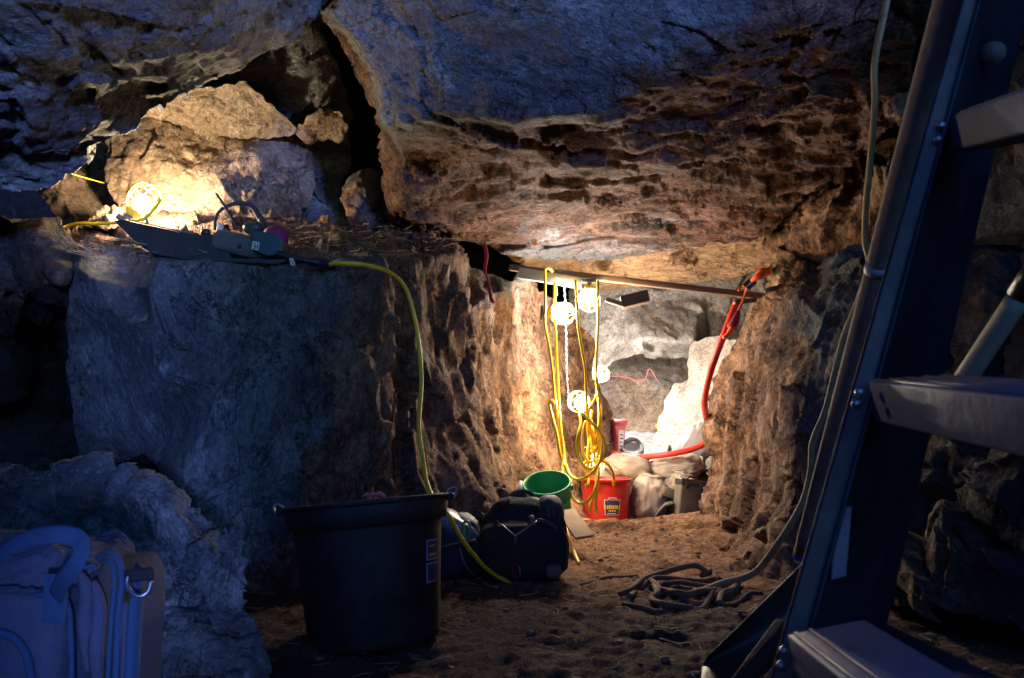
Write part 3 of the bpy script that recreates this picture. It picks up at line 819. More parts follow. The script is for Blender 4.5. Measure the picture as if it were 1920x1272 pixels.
M_nylg = plain('striped_grey_nylon', (0.05, 0.038, 0.042), 0.7, var=0.4, vscale=30, bump=0.6, bscale=200, dirt=(0.10, 0.06, 0.05), dirt_amt=0.5)
M_tan = plain('tan_leather_patch', (0.16, 0.085, 0.065), 0.7, var=0.2, bump=0.4)
M_navy = plain('navy_nylon', (0.012, 0.02, 0.05), 0.6, var=0.3, bump=0.4, bscale=260, spec=0.35)
M_silver = plain('shiny_grey_blue_fabric', (0.13, 0.15, 0.20), 0.35, var=0.3, bump=0.5, bscale=60)
M_canvas = plain('grey_lilac_canvas', (0.058, 0.062, 0.10), 0.9, var=0.3, vscale=12, bump=0.9, bscale=260, dirt=(0.09, 0.08, 0.10), dirt_amt=0.5, dirt_scale=6, )
M_web = plain('blue_webbing', (0.022, 0.055, 0.11), 0.85, var=0.15, vscale=60, bump=0.6, bscale=350)
M_navyc = plain('navy_canvas', (0.028, 0.034, 0.06), 0.9, var=0.3, bump=0.8, bscale=260)
M_steel = plain('worn_steel', (0.36, 0.36, 0.37), 0.42, metal=1.0, var=0.15, bump=0.15)
M_alu = plain('dull_aluminium_step', (0.13, 0.15, 0.21), 0.6, metal=0.0, var=0.12, vscale=9, bump=0.25, bscale=60, dirt=(0.09, 0.085, 0.095), dirt_amt=0.7, dirt_scale=7)
M_fib = plain('blue_fibreglass_rail', (0.002, 0.004, 0.010), 0.6, var=0.3, vscale=8, bump=0.2, bscale=90, dirt=(0.045, 0.05, 0.065), dirt_amt=0.7, dirt_scale=5)
M_fibd = plain('lamplit_rail_flange', (0.11, 0.085, 0.07), 0.7, var=0.4, vscale=16, bump=0.4, bscale=120, dirt=(0.26, 0.20, 0.15), dirt_amt=0.6, dirt_scale=9)  # brown base and tan blotches paint in lamplight on the flange
M_stick = plain('worn_grey_sticker', (0.33, 0.34, 0.44), 0.6, var=0.2, vscale=20, bump=0.2, dirt=(0.12, 0.12, 0.17), dirt_amt=0.7, dirt_scale=25)
M_cream = plain('cream_fibreglass_pole', (0.30, 0.29, 0.20), 0.5, var=0.12, bump=0.2, dirt=(0.16, 0.13, 0.09), dirt_amt=0.5)
M_white = plain('white_print', (0.72, 0.72, 0.70), 0.6, var=0.05, bump=0)
M_navyp = plain('dark_blue_print', (0.03, 0.035, 0.10), 0.5, var=0.1, bump=0)
M_yelp = plain('yellow_print', (0.65, 0.50, 0.04), 0.5, var=0.15, vscale=90, bump=0)
M_pinkp = plain('pink_string', (0.6, 0.16, 0.2), 0.7, var=0.1, bump=0)
M_redcl = plain('dark_red_cloth', (0.26, 0.010, 0.028), 0.75, var=0.3, vscale=50, bump=0.4)
M_blue = plain('bright_blue_tip', (0.01, 0.03, 0.45), 0.5, var=0.1, bump=0)
M_teal = plain('teal_grey_plastic', (0.03, 0.075, 0.095), 0.4, var=0.2, bump=0.1)
M_gun = plain('grey_tool_housing', (0.09, 0.095, 0.11), 0.5, var=0.25, bump=0.2, dirt=(0.12, 0.085, 0.06), dirt_amt=0.4)
M_mag = plain('magenta_cup', (0.26, 0.02, 0.12), 0.6, var=0.1, bump=0)
M_strap = plain('slate_elastic_strap', (0.05, 0.058, 0.085), 0.75, var=0.25, vscale=60, bump=0.4, bscale=300)
M_foil = plain('crumpled_plastic_sheet', (0.20, 0.22, 0.245), 0.3, var=0.15, bump=0.6, bscale=40)
M_rub = plain('dark_rubber_sheet', (0.035, 0.03, 0.032), 0.55, var=0.3, vscale=5, bump=0.2, dirt=(0.09, 0.065, 0.045), dirt_amt=0.6, dirt_scale=4)
M_crumb = plain('earth_crumbs', (0.20, 0.115, 0.07), 0.95, var=0.4, vscale=60, bump=0.4)
M_straw = plain('dry_straw', (0.42, 0.30, 0.17), 0.8, var=0.4, bump=0)
M_bulbW = emis('lit_bulb_warm', (1.0, 0.70, 0.40), 450.0)
M_bulbC = emis('lit_bulb_cool', (0.92, 0.97, 1.0), 520.0)
M_bulbH = emis('lit_bulb_low', (1.0, 0.74, 0.46), 130.0)
M_bulbR = emis('lit_bulb_rear', (1.0, 0.88, 0.74), 1300.0)
M_bulbL = emis('lit_bulb_ledge', (1.0, 0.77, 0.50), 640.0)

# ------------------------------------------------------------------ caged work lamps
def lamp_meshes(bulbmat, key, cmat):
    z0 = 0.0
    socket = boxm(0.034, 0.030, 0.034, Matrix.Translation((0, 0, 0.0)), 0.008)
    neckp = lathe([(0.020, 0.012), (0.024, 0.022), (0.030, 0.030), (0.034, 0.040), (0.030, 0.041), (0.018, 0.03)], seg=20)
    R, L = 0.062, 0.17
    def prof(t):
        z = 0.036 + t * (L - 0.036)
        r = 0.034 + (R - 0.034) * math.sin(min(1, t / 0.42) * math.pi / 2)
        if t > 0.62:
            q = (t - 0.62) / 0.38
            r = R * math.sqrt(max(0.0, 1 - q * q * 0.93))
        return r, z
    ribs = []
    for k in range(8):
        a = 2 * math.pi * k / 8
        ribs.append(tube([Vector((math.cos(a) * prof(t)[0], math.sin(a) * prof(t)[0], prof(t)[1])) for t in np.linspace(0, 1, 9)], 0.0024, 6, 2))
    rings = []
    for t in (0.12, 0.42, 0.68, 1.0):
        r, z = prof(t)
        rings.append(tube([Vector((math.cos(a) * r, math.sin(a) * r, z)) for a in np.linspace(0, 2 * math.pi, 25)[:-1]], 0.0026, 6, 1, closed=True))
    bulb = lathe([(0.011, 0.03), (0.012, 0.045), (0.017, 0.062), (0.023, 0.08), (0.0245, 0.092), (0.0215, 0.106), (0.013, 0.116), (0.003, 0.119)], seg=18, cap1=True)
    d = {}
    for nm, vf, mt in (('socket', socket, M_sock), ('neck', neckp, M_cage), ('cage_ring', None, cmat), ('bulb', bulb, bulbmat)):
        if vf is not None: d[nm] = mesh_from(nm, vf[0], vf[1], mt)
    d['cage_rib'] = [mesh_from('cage_rib', v, f, cmat) for v, f in ribs]
    d['cage_ring'] = [mesh_from('cage_ring', v, f, cmat) for v, f in rings]
    bar_ = boxm(0.085, 0.022, 0.024, Matrix.Translation((0, 0, -0.012)), 0.009, 3)
    d['cord_grip'] = mesh_from('cord_grip', bar_[0], bar_[1], M_sock)
    return d
LM = {'w': lamp_meshes(M_bulbW, 'w', M_cagew), 'c': lamp_meshes(M_bulbC, 'c', M_cagew), 'l': lamp_meshes(M_bulbL, 'l', M_cage), 'r': lamp_meshes(M_bulbR, 'r', M_cagew), 'h': lamp_meshes(M_bulbH, 'h', M_cagew)}
def cage_lamp(label, p, direction, kind, cordaxis, scale=1.0, group='caged work lamps on yellow cord'):
    r = thing('caged_work_lamp', label, 'lamp', p, group)
    z = Vector(direction).normalized()
    x = Vector(cordaxis); x = (x - z * x.dot(z)).normalized()
    y = z.cross(x)
    r.rotation_euler = Matrix((x, y, z)).transposed().to_euler()
    r.scale = (scale,) * 3
    d = LM[kind]
    for nm in ('cord_grip', 'socket', 'neck', 'bulb'):
        link(bpy.data.objects.new(nm, d[nm]), r)
    for m in d['cage_rib']: link(bpy.data.objects.new('cage_rib', m), r)
    for m in d['cage_ring']: link(bpy.data.objects.new('cage_ring', m), r)
    return r
LY = 5.16
cage_lamp('caged lamp with a cool white bulb pointing sideways below the bar', P(1021, 587, LY), (1, 0.05, -0.03), 'c', (0, 0, 1), 1.16)
cage_lamp('caged lamp hanging straight down right under the wooden bar', P(1104, 531, LY), (0.02, 0, -1), 'w', (1, 0, 0), 1.12)
cage_lamp('small caged lamp pointing right, hung half way down in the cord bundle', P(1104, 705, 6.5), (0.85, -0.5, 0.1), 'r', (0, 0, 1), 1.05)
cage_lamp('caged lamp hidden behind the yellow tangle above the red tub', P(1107, 842, 5.45), (0.25, -0.2, -0.95), 'h', (1, 0, 0), 1.0)
cage_lamp('lowest caged lamp, facing the camera low in the hanging cords', P(1098, 756, 5.22), (-0.45, -0.9, 0.05), 'w', (0.3, 0, 1), 1.12)
cage_lamp('big caged lamp leaning on the rock ledge by the dark tool', P(240, 410, 3.9), (0.42, 0.25, 0.75), 'l', (1, 0, -0.3), 1.25)
# ------------------------------------------------------------------ objects in the tunnel mouth
def cord(name, label, pts, r, mat, cat, group=None, n=6, sides=8, parent=None):
    o = part(name, tube([P(*p) for p in pts], r, sides, n), mat, parent)
    if parent is None: tag(o, label, cat, group)
    return o
D0 = 5.10
YG = 'yellow cords hanging from the wooden bar'
cr = 0.0092
c1 = cord('power_cord', 'leftmost yellow cord falling from the bar past the cool white lamp',
     [(1036, 509, D0 + .02), (1030, 503, D0), (1022, 508, D0), (1022, 540, D0), (1022, 575, D0), (1021, 606, D0), (1028, 643, D0), (1035, 690, D0), (1040, 740, D0), (1047, 790, D0), (1055, 845, D0), (1064, 880, D0), (1075, 895, D0 - .02), (1090, 900, D0 - .03), (1106, 890, D0 - .05)], cr, M_yel, 'cord', YG)
cord('power_cord', 'yellow cord hooked behind the round cool lamp and falling straight beside the chain',
     [(1040, 530, D0 + .05), (1040, 570, D0 + .06), (1041, 606, D0 + .05), (1045, 700, D0 + .03), (1050, 790, D0), (1057, 851, D0 - .02), (1053, 900, D0 - .1), (1054, 940, 5.0), (1060, 985, 4.6), (1074, 1028, 4.2), (1086, 1058, 3.98)], cr, M_yel, 'cord', YG)
cord('power_cord', 'yellow cord between the two upper lamps running down into the tangle',
     [(1079, 527, D0), (1082, 570, D0 - .08), (1084, 612, D0 - .05), (1092, 660, D0 - .05), (1098, 700, D0 - .06), (1100, 760, D0 - .05), (1103, 810, D0), (1105, 850, D0), (1112, 880, D0), (1118, 905, D0 - .06), (1112, 930, D0 - .1), (1106, 950, D0 - .12), (1108, 962, D0 - .12)], cr, M_yel, 'cord', YG)
cord('power_cord', 'right hand yellow cord falling from the bar past the small lamp',
     [(1121, 527, D0), (1121, 560, D0 - .02), (1121, 606, D0), (1118, 680, D0 - .05), (1120, 730, D0 - .05), (1127, 760, D0), (1126, 790, D0), (1120, 830, D0), (1114, 860, D0 - .03), (1122, 893, D0 - .04), (1119, 920, D0 - .08), (1117, 945, D0 - .1), (1119, 962, D0 - .1)], cr, M_yel, 'cord', YG)
cord('power_cord', 'yellow cord looping wide around the lowest lamp and its tangle',
     [(1092, 775, D0 - .1), (1104, 788, D0 - .1), (1120, 803, D0 - .1), (1131, 822, D0 - .1), (1134, 842, D0 - .1), (1127, 864, D0 - .1), (1108, 879, D0 - .1), (1092, 870, D0 - .1), (1083, 846, D0 - .1), (1084, 815, D0 - .1), (1089, 795, D0 - .06), (1086, 778, D0 - .02)], cr, M_yel, 'cord', YG)
cord('power_cord', 'yellow cord bent back in a narrow hook at the left of the hanging bundle',
     [(1039, 757, D0 - .03), (1033, 751, D0 - .03), (1030, 758, D0 - .03), (1036, 784, D0 - .03), (1044, 815, D0 - .03), (1050, 850, D0 - .03), (1060, 872, D0 - .03), (1070, 900, D0 - .1), (1068, 922, D0 - .14), (1084, 943, D0 - .16), (1103, 938, D0 - .16), (1117, 915, D0 - .16), (1122, 885, D0 - .12), (1118, 860, D0 - .08)], cr, M_yel, 'cord', YG)
cord('power_cord', 'short yellow cord end drooping right of the tangle onto the sandbags',
     [(1112, 860, D0 + .02), (1122, 862, D0), (1134, 867, D0), (1145, 878, D0), (1151, 897, D0 + .02), (1150, 910, D0 + .05)], cr, M_yel, 'cord', YG)
cord('power_cord', 'yellow cord dropping from the small lamp and weaving through the middle of the tangle',
     [(1104, 684, 6.5), (1104, 705, 6.5), (1104, 722, 6.5), (1104, 745, 6.2), (1106, 775, 5.6), (1111, 800, D0 + .03), (1115, 836, D0 + .02), (1109, 850, D0), (1100, 864, D0), (1094, 872, D0), (1099, 884, D0), (1104, 905, D0 - .03), (1096, 912, D0 - .04)], cr * .95, M_yel, 'cord', YG)
cord('power_cord', 'yellow cord crossing diagonally over the tangle under the small lamp',
     [(1120, 742, D0 - .03), (1112, 755, D0 - .04), (1104, 770, D0 - .03), (1106, 800, D0 - .02), (1114, 834, D0 - .02), (1120, 810, D0 - .02), (1124, 780, D0 - .02), (1122, 750, D0 - .02), (1117, 740, D0)], cr * .95, M_yel, 'cord', YG)

for k, (lb, pts) in enumerate([
    ('yellow cord making a small inner loop at the bottom of the tangle', [(1098, 790, 5.06), (1092, 820, 5.05), (1094, 850, 5.04), (1106, 866, 5.03), (1120, 856, 5.03), (1124, 830, 5.04), (1118, 806, 5.06), (1108, 792, 5.08)]),
    ('yellow cord doubled down the middle of the tangle to the red tub', [(1110, 770, 5.12), (1107, 800, 5.1), (1110, 834, 5.06), (1116, 868, 5.02), (1113, 890, 5.0), (1104, 880, 5.02), (1102, 850, 5.06), (1107, 815, 5.1)]),
    ('yellow cord crossing low from the left cords into the tangle', [(1057, 870, 5.0), (1068, 892, 4.98), (1084, 899, 4.96), (1102, 892, 4.95), (1118, 876, 4.96), (1127, 850, 5.0), (1124, 815, 5.05)])]):
    cord('power_cord', lb, pts, cr * .95, M_yel, 'cord', YG)

# bar and blocks
bar_o = part('wooden_bar', bar(P(955, 502, 5.25), P(1436, 557, 5.1), 0.045, 0.040, bev=0.004), M_wood)
tag(bar_o, 'long wooden bar wedged across the tunnel mouth carrying the lamps', 'beam')
t = part('lumber_strip', bar(P(972, 512, 5.2), P(1092, 532, 5.18), 0.03, 0.072, bev=0.003), M_pale)
tag(t, 'pale board strip fixed on the left end of the wooden bar', 'board')
t = part('wood_block', bar(P(1165, 568, 5.0), P(1216, 556, 4.98), 0.10, 0.075, bev=0.004), M_wood)
tag(t, 'dark square ended wood block behind the bar right of the lamps', 'wood block')
t = part('wood_scrap', bar(P(1136, 562, 5.0), P(1168, 572, 4.98), 0.06, 0.028, bev=0.003), M_board)
tag(t, 'short tilted wood scrap beside the straight hanging lamp', 'wood scrap')
# hooks
for px, lb in ((1044, 'long dark wire hook holding the cool white lamp'), (1062, 'small curled wire hook on the bar between the lamps')):
    if px == 1044:
        pts = [(1043, 512, 5.24), (1044, 520, 5.22), (1044, 545, 5.22), (1045, 552, 5.22), (1040, 560, 5.22), (1042, 570, 5.22)]
    else:
        pts = [(1064, 528, 5.22), (1065, 517, 5.22), (1070, 513, 5.22), (1076, 518, 5.22)]
    tag(part('wire_hook', tube([P(*p) for p in pts], 0.0055, 6, 5), M_blk), lb, 'hook')
# chain
ch = thing('chain', 'thin bright steel chain hanging straight between the yellow cords', 'chain', P(1060, 520, 5.33))
lv, lf = tube([Vector((math.cos(a) * 0.007, 0, math.sin(a) * 0.013)) for a in np.linspace(0, 2 * math.pi, 11)[:-1]], 0.0026, 6, 1, closed=True)
lme = mesh_from('chain_link', lv, lf, M_steel)
cpts = resample([P(1056, 520, 5.34), P(1060, 570, 5.36), (P(1062, 640, 5.36)), P(1063, 700, 5.36), P(1067, 752, 5.36)], 14)
acc = 0; last = cpts[0]; k = 0
L = sum((cpts[i + 1] - cpts[i]).length for i in range(len(cpts) - 1))
cum = [0]
for i in range(len(cpts) - 1): cum.append(cum[-1] + (cpts[i + 1] - cpts[i]).length)
cpa = np.array([tuple(c) for c in cpts])
for s in np.arange(0, L, 0.0205):
    p = Vector([np.interp(s, cum, cpa[:, j]) for j in range(3)])
    lo = bpy.data.objects.new('chain_link', lme); lo.location = p - ch.location
    lo.rotation_euler = (0, 0, (math.pi / 2) * (k % 2) + 0.4); link(lo, ch); k += 1

# red bucket
def bucket(name, label, cat, M, rt, rb, h, mat, lip=0.014, ribs=(), seg=44, sx=1, sy=1, th=0.004, liph=0.03):
    root = thing(name, label, cat, M.translation)
    prof = [(0.001, 0), (rb * .96, 0), (rb, 0.006)]
    for t in np.linspace(0.06, 1, 12):
        prof.append((rb + (rt - rb) * t, h * t))
    prof2 = prof + [(rt - th, h)] + [(rb + (rt - rb) * t - th, h * t) for t in np.linspace(0.95, 0.06, 10)] + [(rb - th, 0.008), (0.001, 0.008)]
    part('body', lathe(prof2, M, seg, sx, sy, cap0=True, cap1=True), mat, root)
    rim = [(rt - th * .2, h - liph), (rt + lip * .55, h - liph), (rt + lip * .8, h - liph * .5), (rt + lip, h - 0.004), (rt + lip * .8, h + 0.003), (rt - th, h + 0.003), (rt - th, h - 0.006)]
    part('rim', lathe(rim, M, seg, sx, sy, cap0=False), mat, root)
    for z in ribs:
        r = rb + (rt - rb) * z / h
        part('rib', lathe([(r - .001, z - .008), (r + .006, z - .006), (r + .007, z), (r + .006, z + .006), (r - .001, z + .008)], M, seg, sx, sy, cap0=False), mat, root)
    return root
def axisM(p, z, x=(1, 0, 0)):
    z = Vector(z).normalized(); x = Vector(x); x = (x - z * x.dot(z)).normalized(); y = z.cross(x)
    M = Matrix((x, y, z)).transposed().to_4x4(); M.translation = Vector(p); return M
def decal(M, r0, r1, z0, z1, a0, a1, off, outline, mat, name, parent, h, rb, rt, th=0.0012):
    """thin curved sticker on a bucket side; outline in 0..1 coordinates"""
    V, Fc = [], []
    pts = outline
    n = len(pts)
    cx, cy = sum(p[0] for p in pts) / n, sum(p[1] for p in pts) / n
    rings = [1.0, .66, .33]
    def W(u, v, o):
        a = a0 + (a1 - a0) * u; z = z0 + (z1 - z0) * v
        r = rb + (rt - rb) * z / h + o
        return M @ Vector((math.cos(a) * r, math.sin(a) * r, z))
    for o in (off, off + th):
        for s in rings:
            for (u, v) in pts: V.append(W(cx + (u - cx) * s, cy + (v - cy) * s, o))
        V.append(W(cx, cy, o))
    m = 3 * n + 1
    for b in (0, m):
        for q in (0, 1):
            for i in range(n):
                j = (i + 1) % n
                f = (b + q * n + i, b + q * n + j, b + (q + 1) * n + j, b + (q + 1) * n + i)
                Fc.append(f if b else f[::-1])
        for i in range(n):
            f = (b + 2 * n + i, b + 2 * n + (i + 1) % n, b + 3 * n)
            Fc.append(f if b else f[::-1])
    for i in range(n):
        j = (i + 1) % n
        Fc.append((i, j, m + j, m + i))
    return part(name, (V, Fc), mat, parent, smooth=False)

p = P(1134, 897, 5.62); p.z -= 0.30
Mr = axisM(p, (0.02, 0, 1))
rb_ = bucket('red_bucket', 'bright red round tub with a blue and yellow badge under the lamps', 'bucket', Mr, 0.173, 0.150, 0.30, M_red, lip=0.016, liph=0.022)
aa = -math.pi / 2 + 0.18
badge = [(0.02, 0.88), (.2, .86), (.3, 1), (.7, 1), (.8, .86), (.98, .88), (1, .5), (.93, .2), (.95, .02), (.5, 0), (.05, .02), (.07, .2), (0, .5)]
kw = dict(h=0.30, rb=0.150, rt=0.173)
s1 = decal(Mr, 0, 0, 0.062, 0.182, aa - .36, aa + .36, 0.0015, badge, M_white, 'badge', rb_, **kw)
inner = [(0.5 + (u - .5) * .92, 0.5 + (v - .5) * .92) for u, v in badge]
decal(Mr, 0, 0, 0.062, 0.182, aa - .36, aa + .36, 0.003, inner, M_navyp, 'badge_field', rb_, **kw)
sq = [(0, 0), (.5, 0), (1, 0), (1, .5), (1, 1), (.5, 1), (0, 1), (0, .5)]
def rect(u0, u1, v0, v1): return [(u0 + (u1 - u0) * a, v0 + (v1 - v0) * b) for a, b in sq]
for (u0, u1, v0, v1, mt) in [(.30, .70, .84, .92, M_pinkp), (.03, .10, .34, .60, M_yelp), (.90, .97, .34, .60, M_yelp),
                             (.16, .24, .36, .56, M_yelp), (.27, .37, .36, .58, M_yelp), (.40, .46, .36, .58, M_yelp), (.49, .60, .36, .56, M_yelp), (.63, .69, .36, .58, M_yelp), (.72, .83, .36, .56, M_yelp),
                             (.28, .40, .22, .30, M_yelp), (.44, .55, .22, .30, M_yelp), (.59, .70, .22, .30, M_yelp), (.84, .92, .14, .20, M_pinkp), (.2, .7, .09, .12, M_white)]:
    decal(Mr, 0, 0, 0.062, 0.182, aa - .36, aa + .36, 0.0045, rect(u0, u1, v0, v1), mt, 'badge_lettering', rb_, **kw)

# green bucket, tipped towards the camera
zax = Vector((-0.10, -0.42, 0.90)).normalized()
pc = P(1025, 905, 4.82)
Mg = axisM(pc - zax * 0.33, zax)
gb = bucket('green_bucket', 'green plastic bucket tipped forward beside the black backpack', 'bucket', Mg, 0.140, 0.126, 0.33, M_green, lip=0.006, ribs=(0.255, 0.235, 0.278), liph=0.012)
part('handle', tube([Mg @ Vector((-0.150, 0.0, 0.27)), Mg @ Vector((-0.165, -0.03, 0.255)), Mg @ Vector((-0.180, -0.09, 0.19)), Mg @ Vector((-.17, -.13, .12))], 0.0022, 6, 5), M_steel, gb)
part('handle_grip', tube([P(977, 903, 4.62), P(972, 928, 4.58)], 0.011, 8, 1), M_white, gb)
for s in (-1, 1):
    part('handle_ear', boxm(0.014, 0.03, 0.034, Mg @ Matrix.Translation((s * 0.147, 0, 0.285)), 0.005), M_green, gb)

# pinkish bucket at the back with a lid
p = P(1156, 795, 6.55); p.z -= 0.27
Mp = axisM(p, (0.03, 0, 1))
pk = bucket('pink_bucket', 'tall pinkish red bucket with a lid, standing farthest back in the tunnel', 'bucket', Mp, 0.066, 0.050, 0.27, M_pink, lip=0.01, liph=0.012)
part('lid', lathe([(0.0, 0.272), (0.082, 0.272), (0.086, 0.278), (0.086, 0.300), (0.080, 0.306), (0.0, 0.306)], Mp, 32, cap0=False), M_pink, pk)
decal(Mp, 0, 0, 0.03, 0.22, -math.pi / 2 + .05, -math.pi / 2 + .85, 0.002, rect(0, 1, 0, 1), M_white, 'sticker', pk, h=.27, rb=.05, rt=.066)
for k in range(5):
    decal(Mp, 0, 0, 0.03, 0.22, -math.pi / 2 + .05, -math.pi / 2 + .85, 0.0035, rect(.2 + .07 * (k % 2), .8 - .1 * (k % 3), .14 + k * .16, .19 + k * .16), M_navyp, 'sticker_print', pk, h=.27, rb=.05, rt=.066)

# sandbags
def sandbag(label, px, py, d, hw, hh, dep, roll, mat, seed, yaw=0.0, tie=None):
    c = P(px, py, d)
    k = d / F
    M = Matrix.Rotation(yaw, 4, 'Z') @ Matrix.Rotation(-math.radians(roll), 4, 'Y')
    def shp(V):
        x = V[:, 0]
        pinch = 1 - 0.28 * np.clip(np.abs(x) - 0.55, 0, 1) / 0.45
        wr = 0.03 * np.sin(V[:, 2] * 7 + 9 * x + seed) + 0.09 * fbm(V * np.array([6., 3, 3]) + seed, 3, seed, True)
        V = V * np.stack([np.ones_like(x), pinch, pinch], 1)
        return V * (1 + wr)[:, None]
    b = thing('sandbag', label, 'sandbag', c, 'sandbags stacked at the back of the dig')
    part('bag', blob(c, (hw * k, dep, hh * k), (0.7, 0.75), M, 64, 44, noise=0.05, nscale=2.0, seed=seed, shape=shp), mat, b)
    # sewn seam along one end
    e = tie or 1
    sm = [c + M.to_3x3() @ Vector((e * hw * k * (0.93 + 0.02 * math.sin(j * 2.1)), dep * 0.6 * math.cos(a), hh * k * 0.62 * math.sin(a))) for j, a in enumerate(np.linspace(-1.3, 4.4, 12))]
    part('seam', tube(sm, 0.006, 6, 3), mat, b)
    return b
sandbag('sandbag with the bright end, under the red hose beside the cord tangle', 1180, 876, 5.86, 46, 22, 0.12, -10, M_sand, 1, 0.1)
sandbag('upper right sandbag, lying across two others under the red hose', 1264, 876, 5.88, 55, 22, 0.13, 7, M_sand, 2, -0.1)
sandbag('upright sandbag standing right of the red tub', 1216, 935, 5.70, 44, 31, 0.12, 80, M_sand, 3, 0.1)
sandbag('sandbag half hidden behind the dark square case', 1272, 930, 5.76, 44, 29, 0.12, 74, M_sand, 4)
sandbag('clean white sandbag highest of all, behind the red hose', 1304, 836, 6.1, 52, 30, 0.11, 52, M_sandw, 5)
sandbag('small sandbag hidden low behind the yellow tangle and red tub', 1140, 898, 6.0, 34, 26, 0.12, 0, M_sand, 6)

# dark case and odds beside it
cs = thing('hard_case', 'dusty dark hard case leaning upright against the right tunnel wall', 'case', P(1290, 970, 5.45))
Mc = frame(P(1292, 940, 5.45), Vector((1, 0.25, -0.16)), up=(0.24, 0.1, 1))
part('shell', boxm(0.185, 0.10, 0.27, Mc, 0.014, 3), M_case, cs)
part('lid_edge', boxm(0.198, 0.108, 0.045, Mc @ Matrix.Translation((0.004, 0, 0.122)), 0.008, 2), M_blk, cs)
part('handle', tube([Mc @ Vector((-.035, -.02, .135)), Mc @ Vector((-.03, -.02, .16)), Mc @ Vector((.03, -.02, .16)), Mc @ Vector((.035, -.02, .135))], .008, 6, 3), M_blk, cs)
for dx in (-.05, .055):
    part('latch', boxm(.03, .012, .04, Mc @ Matrix.Translation((dx, -.056, .10)), .004), M_blk, cs)
t = part('broken_block', blob(P(1254, 924, 5.6), (.05, .04, .035), (.35, .35), Matrix.Rotation(.35, 4, 'Y'), 20, 14, noise=.05, seed=4), M_case)
tag(t, 'small dark angular block wedged left of the square case', 'block')
V, Fc = [], []
for i in range(13):
    u = i / 12
    x = 1226 + 36 * u; y = 976 - 42 * (u ** 0.6) + 22 * max(0, u - .6)
    for (dd, o) in ((5.42, 0), (5.72, -6), (5.72, -1), (5.42, 5)): V.append(P(x, y + o, dd))
for i in range(12):
    for k in range(4):
        a = i * 4 + k; b = i * 4 + (k + 1) % 4
        Fc.append((a, b, b + 4, a + 4))
Fc += [(3, 2, 1, 0), (48, 49, 50, 51)]
tag(part('curved_tray', (V, Fc), M_case), 'curved olive grey tray lying below the leaning case', 'tray')
# crumpled sheet and cable at the back
def crumple(name, label, cat, corners, mat, amp=.03, n=26, seed=1, th=.003, freq=6):
    V, Fc = [], []
    c = [Vector(x) for x in corners]
    for s in (0, 1):
        for i in range(n):
            for j in range(n):
                u, v = i / (n - 1), j / (n - 1)
                p = (c[0] * (1 - u) + c[1] * u) * (1 - v) + (c[3] * (1 - u) + c[2] * u) * v
                V.append(p)
    V = np.array([tuple(v) for v in V])
    nn = (c[1] - c[0]).cross(c[3] - c[0]).normalized()
    dsp = amp * fbm(V * freq, 4, seed, True) * 0.6
    V = V + np.array(nn)[None] * (dsp)[:, None]
    V[n * n:] += np.array(nn) * th
    for s in (0, 1):
        b = s * n * n
        for i in range(n - 1):
            for j in range(n - 1):
                q = (b + i * n + j, b + (i + 1) * n + j, b + (i + 1) * n + j + 1, b + i * n + j + 1)
                Fc.append(q if s else q[::-1])
    per = [i * n for i in range(n)] + [(n - 1) * n + j for j in range(1, n)] + [i * n + n - 1 for i in range(n - 2, -1, -1)] + [j for j in range(n - 2, 0, -1)]
    for a, b in zip(per, per[1:] + per[:1]):
        Fc.append((a, b, b + n * n, a + n * n))
    o = part(name, (V, Fc), mat)
    tag(o, label, cat)
    return o
crumple('plastic_sheet', 'crumpled pale plastic sheet on the ground at the back of the tunnel', 'sheet', [P(1162, 862, 6.3), P(1250, 858, 6.3), P(1262, 815, 6.95), P(1166, 812, 6.95)], M_foil, .05, seed=5)
cord('cable_coil', 'thick dark cable curled on the pale plastic sheet', [(1172, 830, 6.6), (1184, 824, 6.6), (1196, 828, 6.6), (1203, 840, 6.5), (1200, 850, 6.4), (1186, 853, 6.4), (1174, 850, 6.4), (1168, 842, 6.5)], .018, M_gun, 'cable')
t = part('yellow_scrap', boxm(.06, .01, .075, frame(P(1238, 802, 6.9), (1, .2, .6)), .002), M_yelp); tag(t, 'small bright yellow scrap at the back boulder', 'scrap')
cord('pink_string', 'thin pink string wandering across the back boulder of the tunnel', [(1135, 706, 7.3), (1160, 706, 7.3), (1180, 709, 7.3), (1193, 715, 7.3), (1208, 713, 7.3), (1214, 700, 7.3), (1217, 692, 7.3), (1224, 698, 7.3), (1230, 710, 7.3), (1238, 720, 7.3)], .0030, M_pinkp, 'string', sides=5)
cord('pink_string', 'short pink string on top of the smooth leaning slab', [(1268, 748, 6.5), (1276, 732, 6.5), (1290, 724, 6.5), (1298, 722, 6.5)], .0030, M_pinkp, 'string', sides=5)
# red hose
cord('red_hose', 'thick red hose bending down the right tunnel wall and along the sandbags',
     [(1382, 562, 4.95), (1368, 600, 4.92), (1350, 648, 4.9), (1334, 692, 4.92), (1324, 730, 5.0), (1321, 760, 5.1), (1326, 790, 5.5), (1334, 815, 5.7), (1318, 834, 5.72), (1290, 845, 5.72), (1255, 852, 5.74), (1218, 856, 5.8), (1180, 856, 5.9), (1150, 850, 6.1)], 0.0205, M_hose, 'hose', sides=14)
